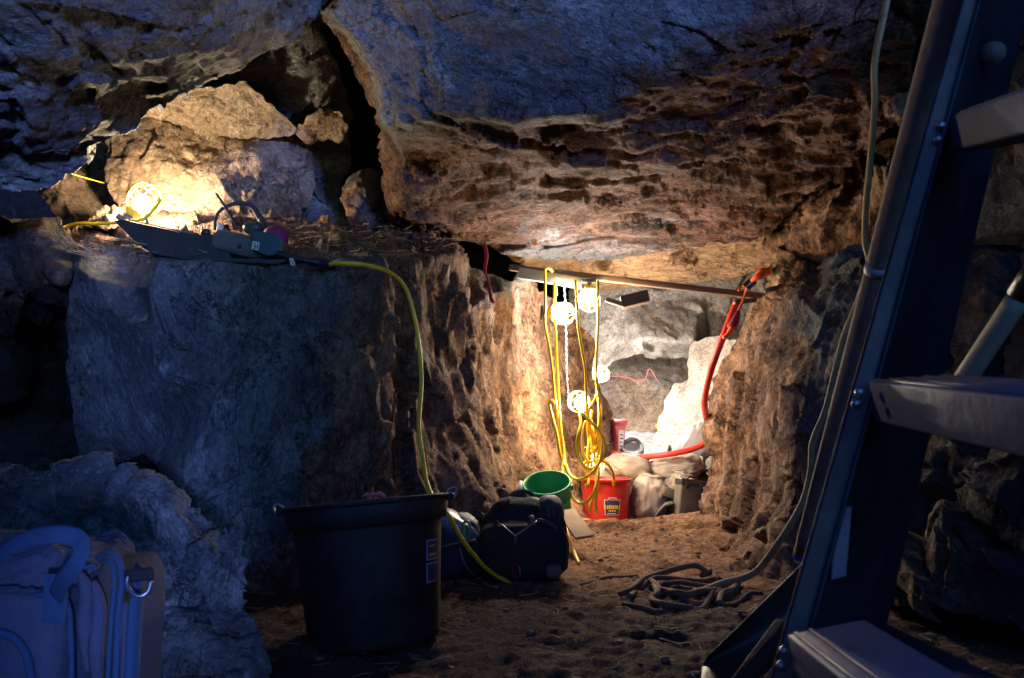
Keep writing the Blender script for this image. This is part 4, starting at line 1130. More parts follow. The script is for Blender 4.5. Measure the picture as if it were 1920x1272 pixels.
# orange plug bundle
op = thing('orange_plug', 'bright orange wrapped cord end with black plugs at the top of the right wall', 'cord', P(1425, 520, 4.8))
for k in range(6):
    a = k * .9
    part('tape_wrap', tube([P(1410 + 2 * k, 527 - 2.5 * k, 4.8), P(1424 + k, 517 - k + 3 * math.sin(a), 4.76), P(1442, 508 + 4 * math.cos(a), 4.85)], [.012, .02, .014], 8, 4, flat=(1.3, (0, .3, 1))), M_orange, op)
part('plug', bar(P(1394, 537, 4.82), P(1412, 521, 4.8), .022, .022, bev=.006), M_blk, op)
part('plug', bar(P(1401, 543, 4.8), P(1418, 528, 4.79), .024, .024, bev=.006), M_blk, op)
cord('orange_cord', None, [(1384, 545, 4.85), (1392, 538, 4.85), (1400, 538, 4.82), (1397, 552, 4.84), (1392, 566, 4.84), (1384, 585, 4.84), (1380, 592, 4.84)], .008, M_orange, None, parent=op)
part('cord_sleeve', tube([P(1385, 584, 4.84), P(1379, 600, 4.83), P(1371, 616, 4.83)], [.012, .026, .030], 8, 3, flat=(1, (0, 1, 0))), M_redcl, op)
part('tape_end', tube([P(1374, 612, 4.82), P(1366, 626, 4.82), P(1356, 634, 4.82)], [.022, .015, .012], 8, 3), M_orange, op)
for a, b, lb in (((1378, 567, 4.9), (1416, 563, 5.0), 'short black rod stub beside the red hose end'), ((1434, 546, 4.62), (1494, 531, 4.6), 'black rod lying on the crest of the right wall')):
    o = part('black_rod', tube([P(*a), P(*b)], .0155, 12, 1), M_blk); tag(o, lb, 'rod')
# red strap in the cleft
tag(part('red_strap', tube([P(908, 455, 4.72), P(912, 480, 4.65), P(909, 505, 4.62), P(914, 520, 4.6), (P(917, 535, 4.58)), P(921, 560, 4.55), P(926, 568, 4.53)], [.011, .013, .008, .006, .008, .013, .012], 8, 4, flat=(.2, (1, .3, 0)))
    , M_redcl), 'dark red strap dangling in the dark cleft left of the bar', 'strap')
# board on the sand
bd = part('board', boxm(.10, .34, .014, frame(P(1078, 982, 4.35), Vector((1, .2, .12)), up=(-.1, -.35, 1)), .002), M_board)
bd.rotation_euler = (0, 0, 0)
tag(bd, 'short raw board lying half in the sand beside the green bucket', 'board')

# ------------------------------------------------------------------ black backpack
bk = thing('backpack', 'black backpack with a red carabiner slumped on the sand', 'backpack', P(980, 1087, 3.55))
kk = 3.62 / F
def PB(px, py, d=3.62): return P(px, py, d)
part('main_compartment', blob(PB(975, 1010, 3.72), (78 * kk, .15, 80 * kk), (.75, .7), None, 40, 28, noise=.05, seed=3,
     shape=lambda V: V * np.stack([1 - .16 * np.clip(V[:, 2], 0, 1), np.ones(len(V)), np.ones(len(V))], 1)), M_nyl, bk)
part('striped_pocket', blob(PB(1028, 980, 3.66), (28 * kk, .12, 50 * kk), (.75, .7), Matrix.Rotation(.12, 4, 'Y'), 30, 20, noise=.05, seed=8), M_nylg, bk)
part('front_pocket', blob(PB(965, 1035, 3.57), (66 * kk, .10, 56 * kk), (.6, .6), None, 36, 24, noise=.06, seed=5), M_nyl, bk)
part('side_pocket', blob(PB(1034, 1020, 3.6), (30 * kk, .10, 55 * kk), (.7, .7), Matrix.Rotation(-.1, 4, 'Y'), 26, 20, noise=.12, nscale=2.5, seed=6), M_nyl, bk)
part('leather_patch', blob(PB(1036, 1070, 3.53), (16 * kk, .05, 14 * kk), (.7, .7), None, 20, 14, noise=.05, seed=6), M_tan, bk)
part('leather_patch', blob(PB(997, 978, 3.52), (6 * kk, .03, 11 * kk), (.8, .8), None, 16, 10, noise=.1, seed=2), M_tan, bk)
part('flap_edge', tube([PB(1003, 976, 3.5), PB(1018, 978, 3.49), PB(1034, 986, 3.5), PB(1048, 998, 3.52)], [.006, .012, .012, .006], 8, 4), M_nylg, bk)
part('zip_line', tube([PB(931, 976, 3.5), PB(948, 990, 3.455), PB(966, 1005, 3.44)], .0024, 6, 3), M_steel, bk)
part('zip_line', tube([PB(966, 1005, 3.44), PB(985, 992, 3.45), PB(1008, 976, 3.49)], .0024, 6, 3), M_steel, bk)
part('zip_pull', tube([PB(966, 1005, 3.43), PB(967, 1026, 3.43)], .006, 6, 1), M_gun, bk)
cb = part('carabiner', tube([PB(963, 1057, 3.42), PB(970, 1057, 3.42), PB(974, 1064, 3.42), PB(975, 1078, 3.42), PB(970, 1083, 3.42), PB(963, 1081, 3.42), PB(961, 1070, 3.42)], .0035, 6, 3, closed=True), M_redcl, bk)
part('gate', tube([PB(974, 1063, 3.415), PB(975, 1076, 3.415)], .004, 6, 1), M_steel, cb)
part('top_handle', tube([PB(955, 942, 3.72), PB(960, 929, 3.72), PB(978, 922, 3.72), PB(995, 926, 3.72), PB(1003, 940, 3.72)], .012, 8, 4, flat=(.5, (0, 0, 1))), M_nylg, bk)
part('red_lining', blob(PB(978, 935, 3.74), (18 * kk, .04, 9 * kk), (.7, .7), None, 18, 12, noise=.1, seed=2), M_redcl, bk)
for k, (a, b) in enumerate([((935, 960), (955, 935)), ((1046, 960), (1060, 1000)), ((1057, 1000), (1062, 1040))]):
    part('strap', tube([PB(*a, 3.6), PB((a[0] + b[0]) / 2 + 3, (a[1] + b[1]) / 2, 3.56), PB(*b, 3.6)], .011, 8, 4, flat=(.35, (1, 0, 0))), M_nyl, bk)
for px in (1012, 1022, 1034, 1043):
    part('stripe', tube([PB(px - 4, 940, 3.60), PB(px, 960, 3.545), PB(px + 3, 985, 3.535)], .004, 6, 4), M_nyl, bk)
part('logo', tube([PB(972, 942, 3.66), PB(978, 938, 3.66), PB(984, 943, 3.655), PB(979, 947, 3.65)], .005, 6, 2, closed=True), M_redcl, bk)
part('logo', blob(PB(1030, 942, 3.6), (.008, .006, .008), (1, 1), None, 10, 8), M_orange, bk)

# navy bag behind the tub
nb = thing('day_bag', 'dark blue soft bag with a grey flap between the black tub and the backpack', 'bag', P(868, 1085, 3.5))
part('body', blob(P(850, 1025, 3.62), (.125, .13, .145), (.65, .7), None, 34, 24, noise=.08, seed=12), M_navy, nb)
part('side_panel', blob(P(882, 1045, 3.58), (.06, .09, .09), (.7, .7), Matrix.Rotation(.2, 4, 'Y'), 24, 18, noise=.1, seed=13), M_nyl, nb)
part('flap', blob(P(855, 985, 3.58), (.115, .10, .045), (.7, .7), Matrix.Rotation(.55, 4, 'Y'), 30, 18, noise=.12, nscale=2.6, seed=14), M_silver, nb)
part('strap', tube([P(825, 1027, 3.46), P(850, 1020, 3.45), P(872, 1016, 3.46), P(890, 1012, 3.5)], .008, 8, 4, flat=(.5, (0, 1, 0))), M_yeldirt, nb)
part('carabiner', tube([P(869, 981, 3.47), P(876, 978, 3.46), P(881, 986, 3.45), (P(880, 1006, 3.45)), P(873, 1012, 3.45), P(869, 1000, 3.46)], .006, 6, 3, closed=True), M_green, nb)
part('piping', tube([P(862, 1028, 3.46), P(868, 1050, 3.45), P(880, 1072, 3.46), P(890, 1080, 3.5)], .004, 6, 4), M_silver, nb)

# ------------------------------------------------------------------ black tub in front
zt = Vector((-0.095, 0.07, 1.0)).normalized()
bc = PG(704, 1190, 0.0); bc = Vector((bc.x, 2.62, 0.005))
bc.x = P(704, 1190, 2.62).x
Mt = axisM(bc, zt)
tb = bucket('black_tub', 'large black rubber tub standing on the dirt in front', 'tub', Mt, 0.243, 0.205, 0.425, M_tub, lip=0.022, seg=64, liph=0.062, th=.006)
part('rim_edge', lathe([(0.262, .424), (0.270, .427), (0.270, .436), (.262, .439), (.240, .436), (.240, .427)], Mt, 64, cap0=False), M_tub, tb)
for s in (-1, 1):
    e = part('handle_ear', boxm(.030, .05, .022, Mt @ Matrix.Translation((s * .272, -.02, .425)), .006), M_tub, tb)
    part('hook', tube([Mt @ Vector((s * .262, -.035, .440)), Mt @ Vector((s * .282, -.035, .452)), Mt @ Vector((s * .296, -.030, .446)), Mt @ Vector((s * .285, -.03, .415))], .0042, 6, 4), M_steel, e)
ktb = dict(h=.425, rb=.205, rt=.243)
a0 = -math.pi / 2 + 1.03
decal(Mt, 0, 0, .17, .30, a0 - .02, a0 + .26, .002, rect(0, 1, .52, 1), M_stick, 'sticker', tb, **ktb)
decal(Mt, 0, 0, .17, .30, a0 - .02, a0 + .26, .002, rect(0, 1, 0, .46), M_stick, 'sticker', tb, **ktb)
decal(Mt, 0, 0, .17, .30, a0 - .02, a0 + .26, .0034, rect(.08, .92, .56, .96), M_navyp, 'sticker_field', tb, **ktb)
decal(Mt, 0, 0, .17, .30, a0 - .02, a0 + .26, .0034, rect(.08, .92, .04, .42), M_navyp, 'sticker_field', tb, **ktb)
for k in range(3):
    decal(Mt, 0, 0, .17, .30, a0 - .02, a0 + .26, .0046, rect(.2, .8 - .1 * k, .62 + .1 * k, .67 + .1 * k), M_redcl if k == 1 else M_yelp, 'sticker_print', tb, **ktb)
pts = []
for i in range(26):
    u = i / 25
    pts.append(Mt @ Vector((-.055 + .075 * u + .010 * math.sin(u * 37), .242 + .008 * math.cos(u * 23), .452 + .012 * math.sin(u * 29) * math.cos(u * 11))))
tag(part('pink_yarn', tube(pts, .0035, 6, 3), M_pinkp), 'tangle of pink yarn on the far rim of the black tub', 'yarn')
cord('power_cord', 'yellow cord draped from the ledge down the wall behind the tub to the bag',
     [(618, 496, 3.42), (640, 494, 3.4), (690, 498, 3.42), (735, 514, 3.5), (762, 545, 3.58), (778, 600, 3.58), (787, 660, 3.56), (790, 720, 3.52), (785, 800, 3.42), (793, 860, 3.38), (800, 905, 3.32), (815, 940, 3.28), (840, 966, 3.26), (868, 1015, 3.3), (905, 1060, 3.38), (935, 1083, 3.46), (958, 1092, 3.5)], .0098, M_yel, 'cord', n=8, sides=10)

# ------------------------------------------------------------------ things on the ledge
def LD(py): return 1.0 / (0.2976 - (490 - py) / 80 * 0.0623)
tl = thing('cutting_tool', 'long dark power tool lying across the front of the ledge', 'tool', P(400, 480, 3.4))
def prism_px(prof, d0, d1, mat, name, parent, bev=.0):
    """outline in photo pixels given a distance in front and a real depth"""
    n = len(prof)
    V = [P(x, y, d0 + (0 if len(q) < 1 else q[0])) for (x, y, *q) in [(*p, 0) if len(p) == 2 else p for p in prof]]
    back = [v + Vector((0, d1, 0.0)) for v in V]
    bm = bmesh.new()
    a = [bm.verts.new(v) for v in V]; b = [bm.verts.new(v) for v in back]
    bm.faces.new(a[::-1]); bm.faces.new(b)
    for i in range(n):
        j = (i + 1) % n
        bm.faces.new((a[i], a[j], b[j], b[i]))
    bmesh.ops.recalc_face_normals(bm, faces=list(bm.faces))
    if bev: bmesh.ops.bevel(bm, geom=list(bm.edges), offset=bev, segments=2, profile=.6, affect='EDGES')
    bm.verts.index_update()
    vf = ([v.co.copy() for v in bm.verts], [tuple(v.index for v in f.verts) for f in bm.faces])
    bm.free()
    return part(name, vf, mat, parent, smooth=False)
prism_px([(213, 414), (228, 411), (258, 418), (300, 427), (360, 440), (398, 440), (420, 447), (436, 492), (330, 489), (288, 478), (258, 458), (234, 434)], 3.43, .06, M_blk, 'guard', tl, .004)
part('guide_rail', bar(P(258, 416, 3.44), P(362, 439, 3.43), .014, .006), M_steel, tl)
part('knob', tube([P(277, 421, 3.44), P(275, 411, 3.44)], .006, 8, 1), M_gun, tl)
part('knob', blob(P(386, 437, 3.46), (.022, .022, .018), (.8, .8), None, 16, 12), M_blk, tl)
part('tool_housing', blob(P(455, 462, 3.46), (.135, .05, .050), (.45, .6), Matrix.Rotation(.24, 4, 'Y'), 36, 22), M_gun, tl)
prism_px([(470, 432), (512, 436), (528, 448), (530, 478), (500, 480), (474, 470)], 3.37, .08, M_teal, 'battery', tl, .006)
lb = prism_px([(474, 452), (487, 455), (484, 470), (471, 467)], 3.364, .004, M_white, 'label', tl)
for q in ([(475.5, 456), (479, 457)], [(479, 457), (478, 466)], [(475, 461), (483, 463)], [(484, 457), (482, 467)], [(475, 466), (478, 466)]):
    part('label_print', bar(P(*q[0], 3.362), P(*q[1], 3.362), .002, .0028, bev=0), M_navyp, lb)
part('switch_hole', tube([P(449, 462, 3.40), P(449, 462, 3.42)], .008, 10, 1), M_blk, tl)
prism_px([(280, 466), (360, 476), (440, 484), (520, 486), (545, 476), (545, 488), (520, 496), (430, 492), (340, 486), (285, 476)], 3.38, .12, M_blk, 'base', tl, .004)
part('hand_grip', tube([P(520, 476, 3.38), P(550, 484, 3.37), P(580, 490, 3.37), P(600, 493, 3.38)], [.020, .014, .013, .018], 12, 5), M_blk, tl)
part('cord_sleeve', tube([P(578, 490, 3.38), P(600, 493, 3.4), P(626, 499, 3.46)], [.019, .022, .018], 12, 5), M_navy, tl)
t = prism_px([(542, 484), (550, 485), (554, 498), (545, 498)], 3.33, .003, M_white, 'paper_tag', None); tag(t, 'little white paper tag hanging under the tool handle', 'tag')
for q in ([(545, 488), (549, 489)], [(546, 491), (550, 493)], [(547, 495), (551, 495)]):
    part('tag_print', bar(P(*q[0], 3.327), P(*q[1], 3.327), .002, .002, bev=0), M_navyp, t)
hb = thing('ear_muffs', 'ear muffs with one magenta cup and a thin raised headband on the ledge', 'ear muffs', P(500, 452, 3.6))
part('headband', tube([P(403, 432, 3.6), P(406, 405, 3.6), P(422, 389, 3.62), P(448, 381, 3.64), P(472, 387, 3.66), P(488, 410, 3.66), P(500, 432, 3.66)], [.0035, .0035, .004, .005, .006, .008, .010], 8, 6, flat=(2, (0, 0, 1))), M_strap, hb)
part('headband_strap', tube([P(406, 364, 3.62), P(422, 388, 3.6), P(436, 410, 3.6), P(446, 430, 3.62)], [.010, .013, .013, .006], 8, 5, flat=(.35, (.3, 1, 0))), M_strap, hb)
part('ear_cup', blob(P(476, 428, 3.6), (.048, .04, .030), (.8, .8), None, 22, 16), M_teal, hb)
part('ear_cup', blob(P(517, 446, 3.5), (.056, .04, .056), (.85, .9), Matrix.Rotation(-.3, 4, 'Y'), 26, 18), M_mag, hb)
part('cup_arm', tube([P(488, 412, 3.64), P(497, 432, 3.62), P(508, 440, 3.6)], .013, 8, 4), M_strap, hb)
t = part('white_vial', tube([P(409, 440, 3.5), P(415, 422, 3.5)], .014, 14, 1), M_white); tag(t, 'small white capped tube standing behind the tool', 'tube')
t = part('black_can', tube([P(424, 440, 3.52), P(421, 424, 3.52)], .020, 16, 1), M_blk); tag(t, 'little black cylinder beside the white tube on the ledge', 'canister')
cord('power_cord', 'orange yellow cord end running left along the ledge from the big lamp', [(238, 414, 3.75), (214, 418, 3.8), (180, 420, 3.85), (145, 420, 3.9), (122, 426, 3.9), (112, 436, 3.85)], .0085, M_yel, 'cord')
cord('power_cord', 'yellow cord curling up over the glare of the ledge lamp', [(246, 414, 3.6), (262, 414, 3.57), (280, 402, 3.58), (294, 386, 3.6), (300, 374, 3.62)], .0085, M_yel, 'cord')
cord('thin_line', 'thin yellow line stretched to the lamp boulder from the near roof', [(112, 318, 3.6), (150, 331, 3.8), (196, 344, 4.2)], .0018, M_yel, 'string', sides=5)
for k, (a, b, w) in enumerate([((224, 449), (276, 460), .006), ((255, 474), (282, 473), .007), ((262, 481), (282, 482), .005)]):
    t = part('steel_bar', bar(P(*a, 3.38), P(*b, 3.38), .02, w), M_steel)
    tag(t, ['shiny thin steel bar sticking out left of the dark tool', 'short shiny steel edge below the longer bar on the ledge', 'lowest shiny steel edge at the ledge lip'][k], 'steel bar')

# ------------------------------------------------------------------ rope from the roof to the coil on the ground
cord('rope', 'dusty yellow rope hanging by the wooden pole down to the coil on the ground',
     [(1672, -40, 2.6), (1655, 40, 2.65), (1640, 120, 2.7), (1640, 200, 2.75), (1632, 300, 2.85), (1624, 380, 2.95), (1622, 450, 3.05), (1629, 500, 3.1), (1607, 570, 3.1), (1585, 625, 3.1), (1568, 690, 3.12), (1548, 770, 3.15), (1524, 830, 3.2), (1521, 880, 3.2), (1508, 935, 3.22), (1482, 985, 3.25), (1455, 1025, 3.3), (1424, 1066, 3.4), (1395, 1084, 3.42), (1355, 1094, 3.4), (1325, 1106, 3.36), (1300, 1112, 3.3)],
     [.0115, .0115, .012, .0125, .013, .0135, .014, .015, .016], M_yeldirt, 'rope', n=8, sides=10)
def groundrope(pts, r0, label, name='muddy_rope', mat=M_mud, grp='muddy rope coils'):
    W = []; r = r0 * .8
    for i, p in enumerate(pts):
        g = PG(p[0], p[1], 0.03)
        z = gz(g.x, g.y) + r * .8 + (p[2] if len(p) > 2 else 0)
        g = PG(p[0], p[1], z)
        g.z = gz(g.x, g.y) + r * .8 + (p[2] if len(p) > 2 else 0)
        W.append(g)
    o = part(name, tube(W, r, 12, 14, lay=95), mat)
    tag(o, label, 'rope', grp)
    return o
def G(x, y, *e): return (1000 + x / 3.097, 960 + y / 3.097, *e)
groundrope([G(240, 420), G(330, 400), G(420, 380), G(520, 375), G(610, 372)], .010, 'thin muddy rope tail pointing left from the coil')
groundrope([G(505, 480), G(570, 460), (G(640, 400, .02)), G(740, 350, .03), G(850, 320, .04), G(940, 325, .04), G(1000, 350, .02), G(980, 385), G(1040, 375), G(1060, 400)], .016, 'muddy rope arching over the back of the coil')
groundrope([G(1190, 420), G(1160, 450, .01), G(1100, 490), G(1080, 520)], .017, 'bent muddy rope stub at the right of the coil')
groundrope([G(620, 440), G(700, 410, .02), G(800, 385, .02), G(950, 400, .02), G(1060, 395), G(1150, 390)], .014, 'muddy rope strand straight through the upper coil')
groundrope([G(700, 420, .02), G(720, 470, .01), G(690, 520), G(760, 555), G(880, 550), (G(980, 530)), G(1040, 500)], .016, 'muddy rope kinked down at the front left of the coil')
groundrope([G(740, 450), G(820, 465, .02), G(900, 480, .02), G(980, 470, .02), G(1080, 470), G(1150, 440)], .017, 'muddy rope running across the middle of the coil')
groundrope([G(520, 530), G(620, 560), G(720, 570), G(820, 560), G(920, 545)], .010, 'thin muddy rope lying along the front of the coil')
groundrope([G(760, 430), G(860, 425, .01), G(960, 425, .01), G(1040, 430), G(1120, 425)], .013, 'muddy rope strand behind the middle one in the coil')
groundrope([G(560, 500), G(610, 440), (G(680, 405, .02)), G(740, 440, .02), G(820, 500), G(960, 510), G(1090, 470)], .015, 'muddy rope looping round the left end of the coil')
groundrope([G(1110, 540), G(1180, 525), G(1260, 500), G(1330, 470)], .009, 'thin muddy rope leaving the coil towards the rubber sheet')
for k, (x, y, s, lb) in enumerate([(1262, 330, .045, 'dark flat stone beside the thick rope near the right wall'), (500, 232, .025, 'small dark clod on the sand mound'), (1075, 328, .05, 'dark hollow clod behind the rope coil')]):
    g = PG(*G(x, y)[:2], .03); g.z = gz(g.x, g.y)
    t = part('clod', blob(g, (s, s * .8, s * .4), (.8, .8), None, 18, 12, noise=.25, seed=k + 3), M_mud); tag(t, lb, 'stone')
# ------------------------------------------------------------------ right foreground: pole, ladder, sheet
wp = thing('wooden_pole', 'grey wooden pole with a blue tip leaning beside the ladder', 'pole', P(1501, 1046, 2.30))
a, b = P(1800, -70, 1.12), P(1500, 1036, 2.26)
part('shaft', tube([a, a.lerp(b, .3), a.lerp(b, .6), b], [.024, .0225, .020, .017], 14, 6), M_pole, wp)
dr = (b - a).normalized()
part('tip_band', tube([b + dr * .0005, b + dr * .020], .0165, 14, 1), M_blue, wp)
part('tip_cap', tube([b + dr * .021, b + dr * .042], [.016, .009], 14, 2), M_white, wp)
q = a.lerp(b, .36)
part('paint_smear', tube([q, q + dr * .02], .0232, 14, 1), M_stick, wp)

ld = thing('ladder', 'blue fibreglass step ladder with grey steps close at the right', 'ladder', P(1450, 1300, .9))
def lx(y, x0, s): return x0 + s * y
def railsec(y):
    d = .99 - .06 * (y / 1272.0)
    return [P(lx(y, 1836, -.268), y, d - .008), P(lx(y, 1803, -.283), y, d), P(lx(y, 1893, -.226), y, d + .11), P(lx(y, 1930, -.228), y, d + .09)]
def strip(secs, i, j, th, mat, name, parent):
    V, Fc = [], []
    for s in secs:
        p, q = s[i], s[j]
        n = (q - p).cross(Vector((.25, 0, 1))).normalized() * th
        V += [p, q, q + n, p + n]
    m = len(secs)
    for a in range(m - 1):
        for k in range(4):
            x = a * 4 + k; y = a * 4 + (k + 1) % 4
            Fc.append((x, y, y + 4, x + 4))
    Fc += [(3, 2, 1, 0), tuple(4 * (m - 1) + k for k in range(4))]
    return part(name, (V, Fc), mat, parent, smooth=False)
secs = [railsec(y) for y in (-160, 0, 300, 600, 900, 1150, 1400)]
strip(secs, 0, 1, .003, M_fibd, 'rail_front_flange', ld)
strip(secs, 1, 2, .003, M_fib, 'rail_web', ld)
strip(secs, 2, 3, .003, M_fib, 'rail_rear_flange', ld)
ridge = [s[0].lerp(s[1], .05) + Vector((0, -.004, 0)) for s in secs]
part('rail_edge', tube(ridge, .0032, 6, 1), M_fib, ld)
def step(l0, l1, h, dep, mat, name='step', dirb=None, ribs=5):
    l0, l1 = Vector(l0), Vector(l1)
    ax = (l1 - l0).normalized()
    back = Vector(dirb) if dirb else Vector((ax.y, -ax.x, 0)) * -1
    if back.y < 0: back = -back
    back = (back - ax * back.dot(ax)).normalized()
    up = ax.cross(back)
    if up.z < 0: up = -up
    M = Matrix((ax, back, up)).transposed().to_4x4()
    M.translation = (l0 + l1) / 2 + back * dep / 2
    r = part(name, boxm((l1 - l0).length, dep, h, M, .003), mat, ld)
    for k in range(ribs):
        M2 = M @ Matrix.Translation((0, -dep / 2 + dep * (k + .5) / 5, h / 2 + .0012))
        part('tread_rib', boxm((l1 - l0).length * .98, .004, .0024, M2, 0), mat, r)
    return r
step(P(1770, 254, 1.0), P(1960, 197, .72), .044, .062, M_alu, dirb=(1, 0, .06))
step(P(1632, 752, .945), P(1990, 815, .56), .047, .070, M_alu, dirb=(1, .05, .12))
step(P(1484, 1232, .88), P(1860, 1560, .52), .047, .085, M_alu, dirb=(1, .05, .2), ribs=2)
part('rear_brace', bar(P(1620, 1180, 1.02), P(1900, 1325, .74), .030, .028), M_fib, ld)
part('web_sticker', (lambda m: boxm(.030, .003, .084, m, .001))(frame(P(1577, 1018, .965), Vector((1, .75, .05)), up=(.33, .05, 1))), M_stick, ld)
for (x, y, d) in ((1612, 736, .925), (1606, 758, .922), (1766, 236, .968), (1760, 262, .966), (1470, 1222, .885), (1465, 1250, .884)):
    part('rivet', blob(P(x, y, d), (.0062, .005, .0062), (1, 1), None, 12, 8), M_steel, ld)
part('web_plate', tube([P(1862, 100, 1.04), P(1862, 100, 1.045)], .016, 14, 1), M_fibd, ld)

cp = thing('cream_pole', 'cream fibreglass pole with a dark cap slanting behind the middle step', 'pole', P(1776, 760, 1.2))
a, b = P(1760, 785, 1.25), P(1912, 556, 1.1)
part('shaft', tube([a, a.lerp(b, .5), b], .0155, 14, 4), M_cream, cp)
d2 = (b - a).normalized()
part('cap', tube([b, b + d2 * .06], .0175, 14, 1), M_blk, cp)

# dark rubber sheet, bent, low at the right
def sheet(rows, th, mat, name, label, cat, nsub=8):
    R = [resample([P(*p) for p in r], nsub) for r in rows]
    n = len(R[0]); m = (len(rows) - 1) * nsub + 1
    cols = [resample([R[k][i] for k in range(len(R))], nsub) for i in range(n)]
    V, Fc = [], []
    for s in (0, 1):
        for i in range(n):
            for j in range(m):
                V.append(cols[i][j] + Vector((0, th * s, -th * .3 * s)))
    def id_(s, i, j): return s * n * m + i * m + j
    for s in (0, 1):
        for i in range(n - 1):
            for j in range(m - 1):
                q = (id_(s, i, j), id_(s, i + 1, j), id_(s, i + 1, j + 1), id_(s, i, j + 1))
                Fc.append(q if not s else q[::-1])
    per = [(i, 0) for i in range(n)] + [(n - 1, j) for j in range(1, m)] + [(i, m - 1) for i in range(n - 2, -1, -1)] + [(0, j) for j in range(m - 2, 0, -1)]
    for (a, b) in zip(per, per[1:] + per[:1]):
        Fc.append((id_(0, *b), id_(0, *a), id_(1, *a), id_(1, *b)))
    o = part(name, (V, Fc), mat); tag(o, label, cat); return o
sheet([[(1512, 1050, 1.72), (1420, 1140, 1.70), (1330, 1228, 1.68)],
       [(1500, 1120, 1.78), (1420, 1185, 1.76), (1318, 1248, 1.72)],
       [(1490, 1180, 1.74), (1410, 1225, 1.72), (1316, 1262, 1.66)],
       [(1480, 1225, 1.62), (1400, 1290, 1.58), (1310, 1320, 1.52)]], .006, M_rub, 'rubber_sheet', 'large dark bent rubber sheet on the dirt left of the ladder foot', 'sheet')
tag(part('dark_lath', bar(P(1470, 1170, 1.6), P(1375, 1300, 1.5), .03, .02), M_nyl), 'dark lath crossing the bottom of the rubber sheet', 'lath')

# ------------------------------------------------------------------ canvas bag, left foreground
bg_ = thing('duffel_bag', 'grey canvas tool bag with blue straps low in the left corner', 'bag', P(100, 1400, 1.3))
DB = 1.30
kb = DB / F
def folds(V):
    q = V * np.array([2.2, 2.2, 5.0]) + np.array([0, 0, 0.0])
    w = fbm(q + 0.6 * fbm(V * 2.5, 3, 4)[:, None], 4, 88, True)
    w2 = fbm(V * np.array([7.0, 4.0, 2.2]) + 5, 3, 90, True)
    return V * (1 + 0.028 * w + 0.018 * w2)[:, None]
part('body', blob(P(-45, 1268, DB + .11), (248 * (DB + .11) / F, .15, 240 * (DB + .11) / F), (.3, .38), None, 150, 110, noise=.075, nscale=3.0, seed=17, shape=folds), M_canvas, bg_)
part('end_gusset', blob(P(214, 1240, DB + .13), (38 * kb, .15, 198 * kb), (.4, .5), None, 30, 24, noise=.05, seed=18), M_navyc, bg_)
for k, pts in enumerate([[(150, 1075), (162, 1110), (158, 1170), (165, 1260)], [(176, 1090), (186, 1140), (180, 1220), (186, 1320)], [(20, 1088), (70, 1094), (130, 1086)], [(-20, 1100), (40, 1106), (96, 1100)], [(232, 1130), (238, 1190), (232, 1280)]]):
    part('canvas_fold', tube([P(x, y, DB - .018 + .012 * (j % 2)) for j, (x, y) in enumerate(pts)], [.004, .011, .012, .005], 10, 6, flat=(1, (0, 1, 0))), M_canvas, bg_)
fp = part('front_pocket', blob(P(0, 1262, DB - .02), (132 * kb, .055, 150 * kb), (.25, .32), None, 90, 70, noise=.04, seed=19, shape=folds), M_canvas, bg_)
df = DB - .065
part('zip', tube([P(-20, 1128, df + .02), P(60, 1118, df + .01), P(98, 1112, df), (P(122, 1126, df)), P(131, 1160, df), P(134, 1240, df), P(134, 1330, df)], .0045, 8, 6), M_web, fp)
part('zip', tube([P(-40, 1180, df - .012), P(0, 1186, df - .014), P(30, 1200, df - .014), P(52, 1235, df - .014), P(62, 1300, df - .014)], .0065, 8, 6, flat=(1, (0, 1, 0))), M_web, fp)
dd_ = DB - .035
part('zip', tube([P(185, 1046, dd_ + .05), P(205, 1036, dd_ + .03), P(222, 1052, dd_ + .02), P(228, 1090, dd_ + .01), P(222, 1150, dd_), P(218, 1240, dd_), P(214, 1330, dd_)], .0055, 8, 6), M_web, bg_)
part('zip_trim', tube([P(190, 1056, dd_ + .045), P(203, 1050, dd_ + .03), P(212, 1066, dd_ + .02), P(214, 1100, dd_ + .01), P(209, 1160, dd_), P(204, 1240, dd_), P(201, 1330, dd_)], .004, 8, 6), M_web, bg_)
part('top_seam', tube([P(-60, 1080, dd_ + .03), P(0, 1078, dd_ + .03), P(60, 1078, dd_ + .03), P(110, 1072, dd_ + .03), P(180, 1060, dd_ + .03)], .0035, 6, 5), M_web, bg_)
hd = part('carry_handle', tube([P(-60, 1075, 1.22), P(-10, 1045, 1.20), P(40, 1015, 1.19), P(95, 1003, 1.18), P(140, 1008, 1.18), P(152, 1030, 1.17), P(138, 1065, 1.17), (P(115, 1095, 1.19)), P(104, 1120, 1.22)], [.012, .013, .014, .014, .014, .014, .014, .014, .014], 10, 7, flat=(.16, (0, .3, 1))), M_web, bg_)
part('handle_tab', boxm(.036, .004, .07, frame(P(104, 1122, 1.222), (1, 0, 0), up=(.3, 0, 1)), .001), M_web, hd)
part('side_strap', tube([P(262, 1060, DB + .02), P(258, 1110, DB - .01), P(252, 1180, DB - .02), P(246, 1330, DB - .02)], [.010, .016, .016, .016], 8, 6, flat=(.5, (0, 1, .05))), M_web, bg_)
part('d_ring', tube([P(240, 1080, DB - .04), P(238, 1098, DB - .045), P(248, 1113, DB - .05), P(264, 1118, DB - .05), P(278, 1108, DB - .045), P(283, 1090, DB - .04)], .0036, 8, 5), M_steel, bg_)
part('ring_tab', boxm(.045, .012, .02, frame(P(262, 1078, DB - .03), (1, 0, .12)), .004), M_nyl, bg_)

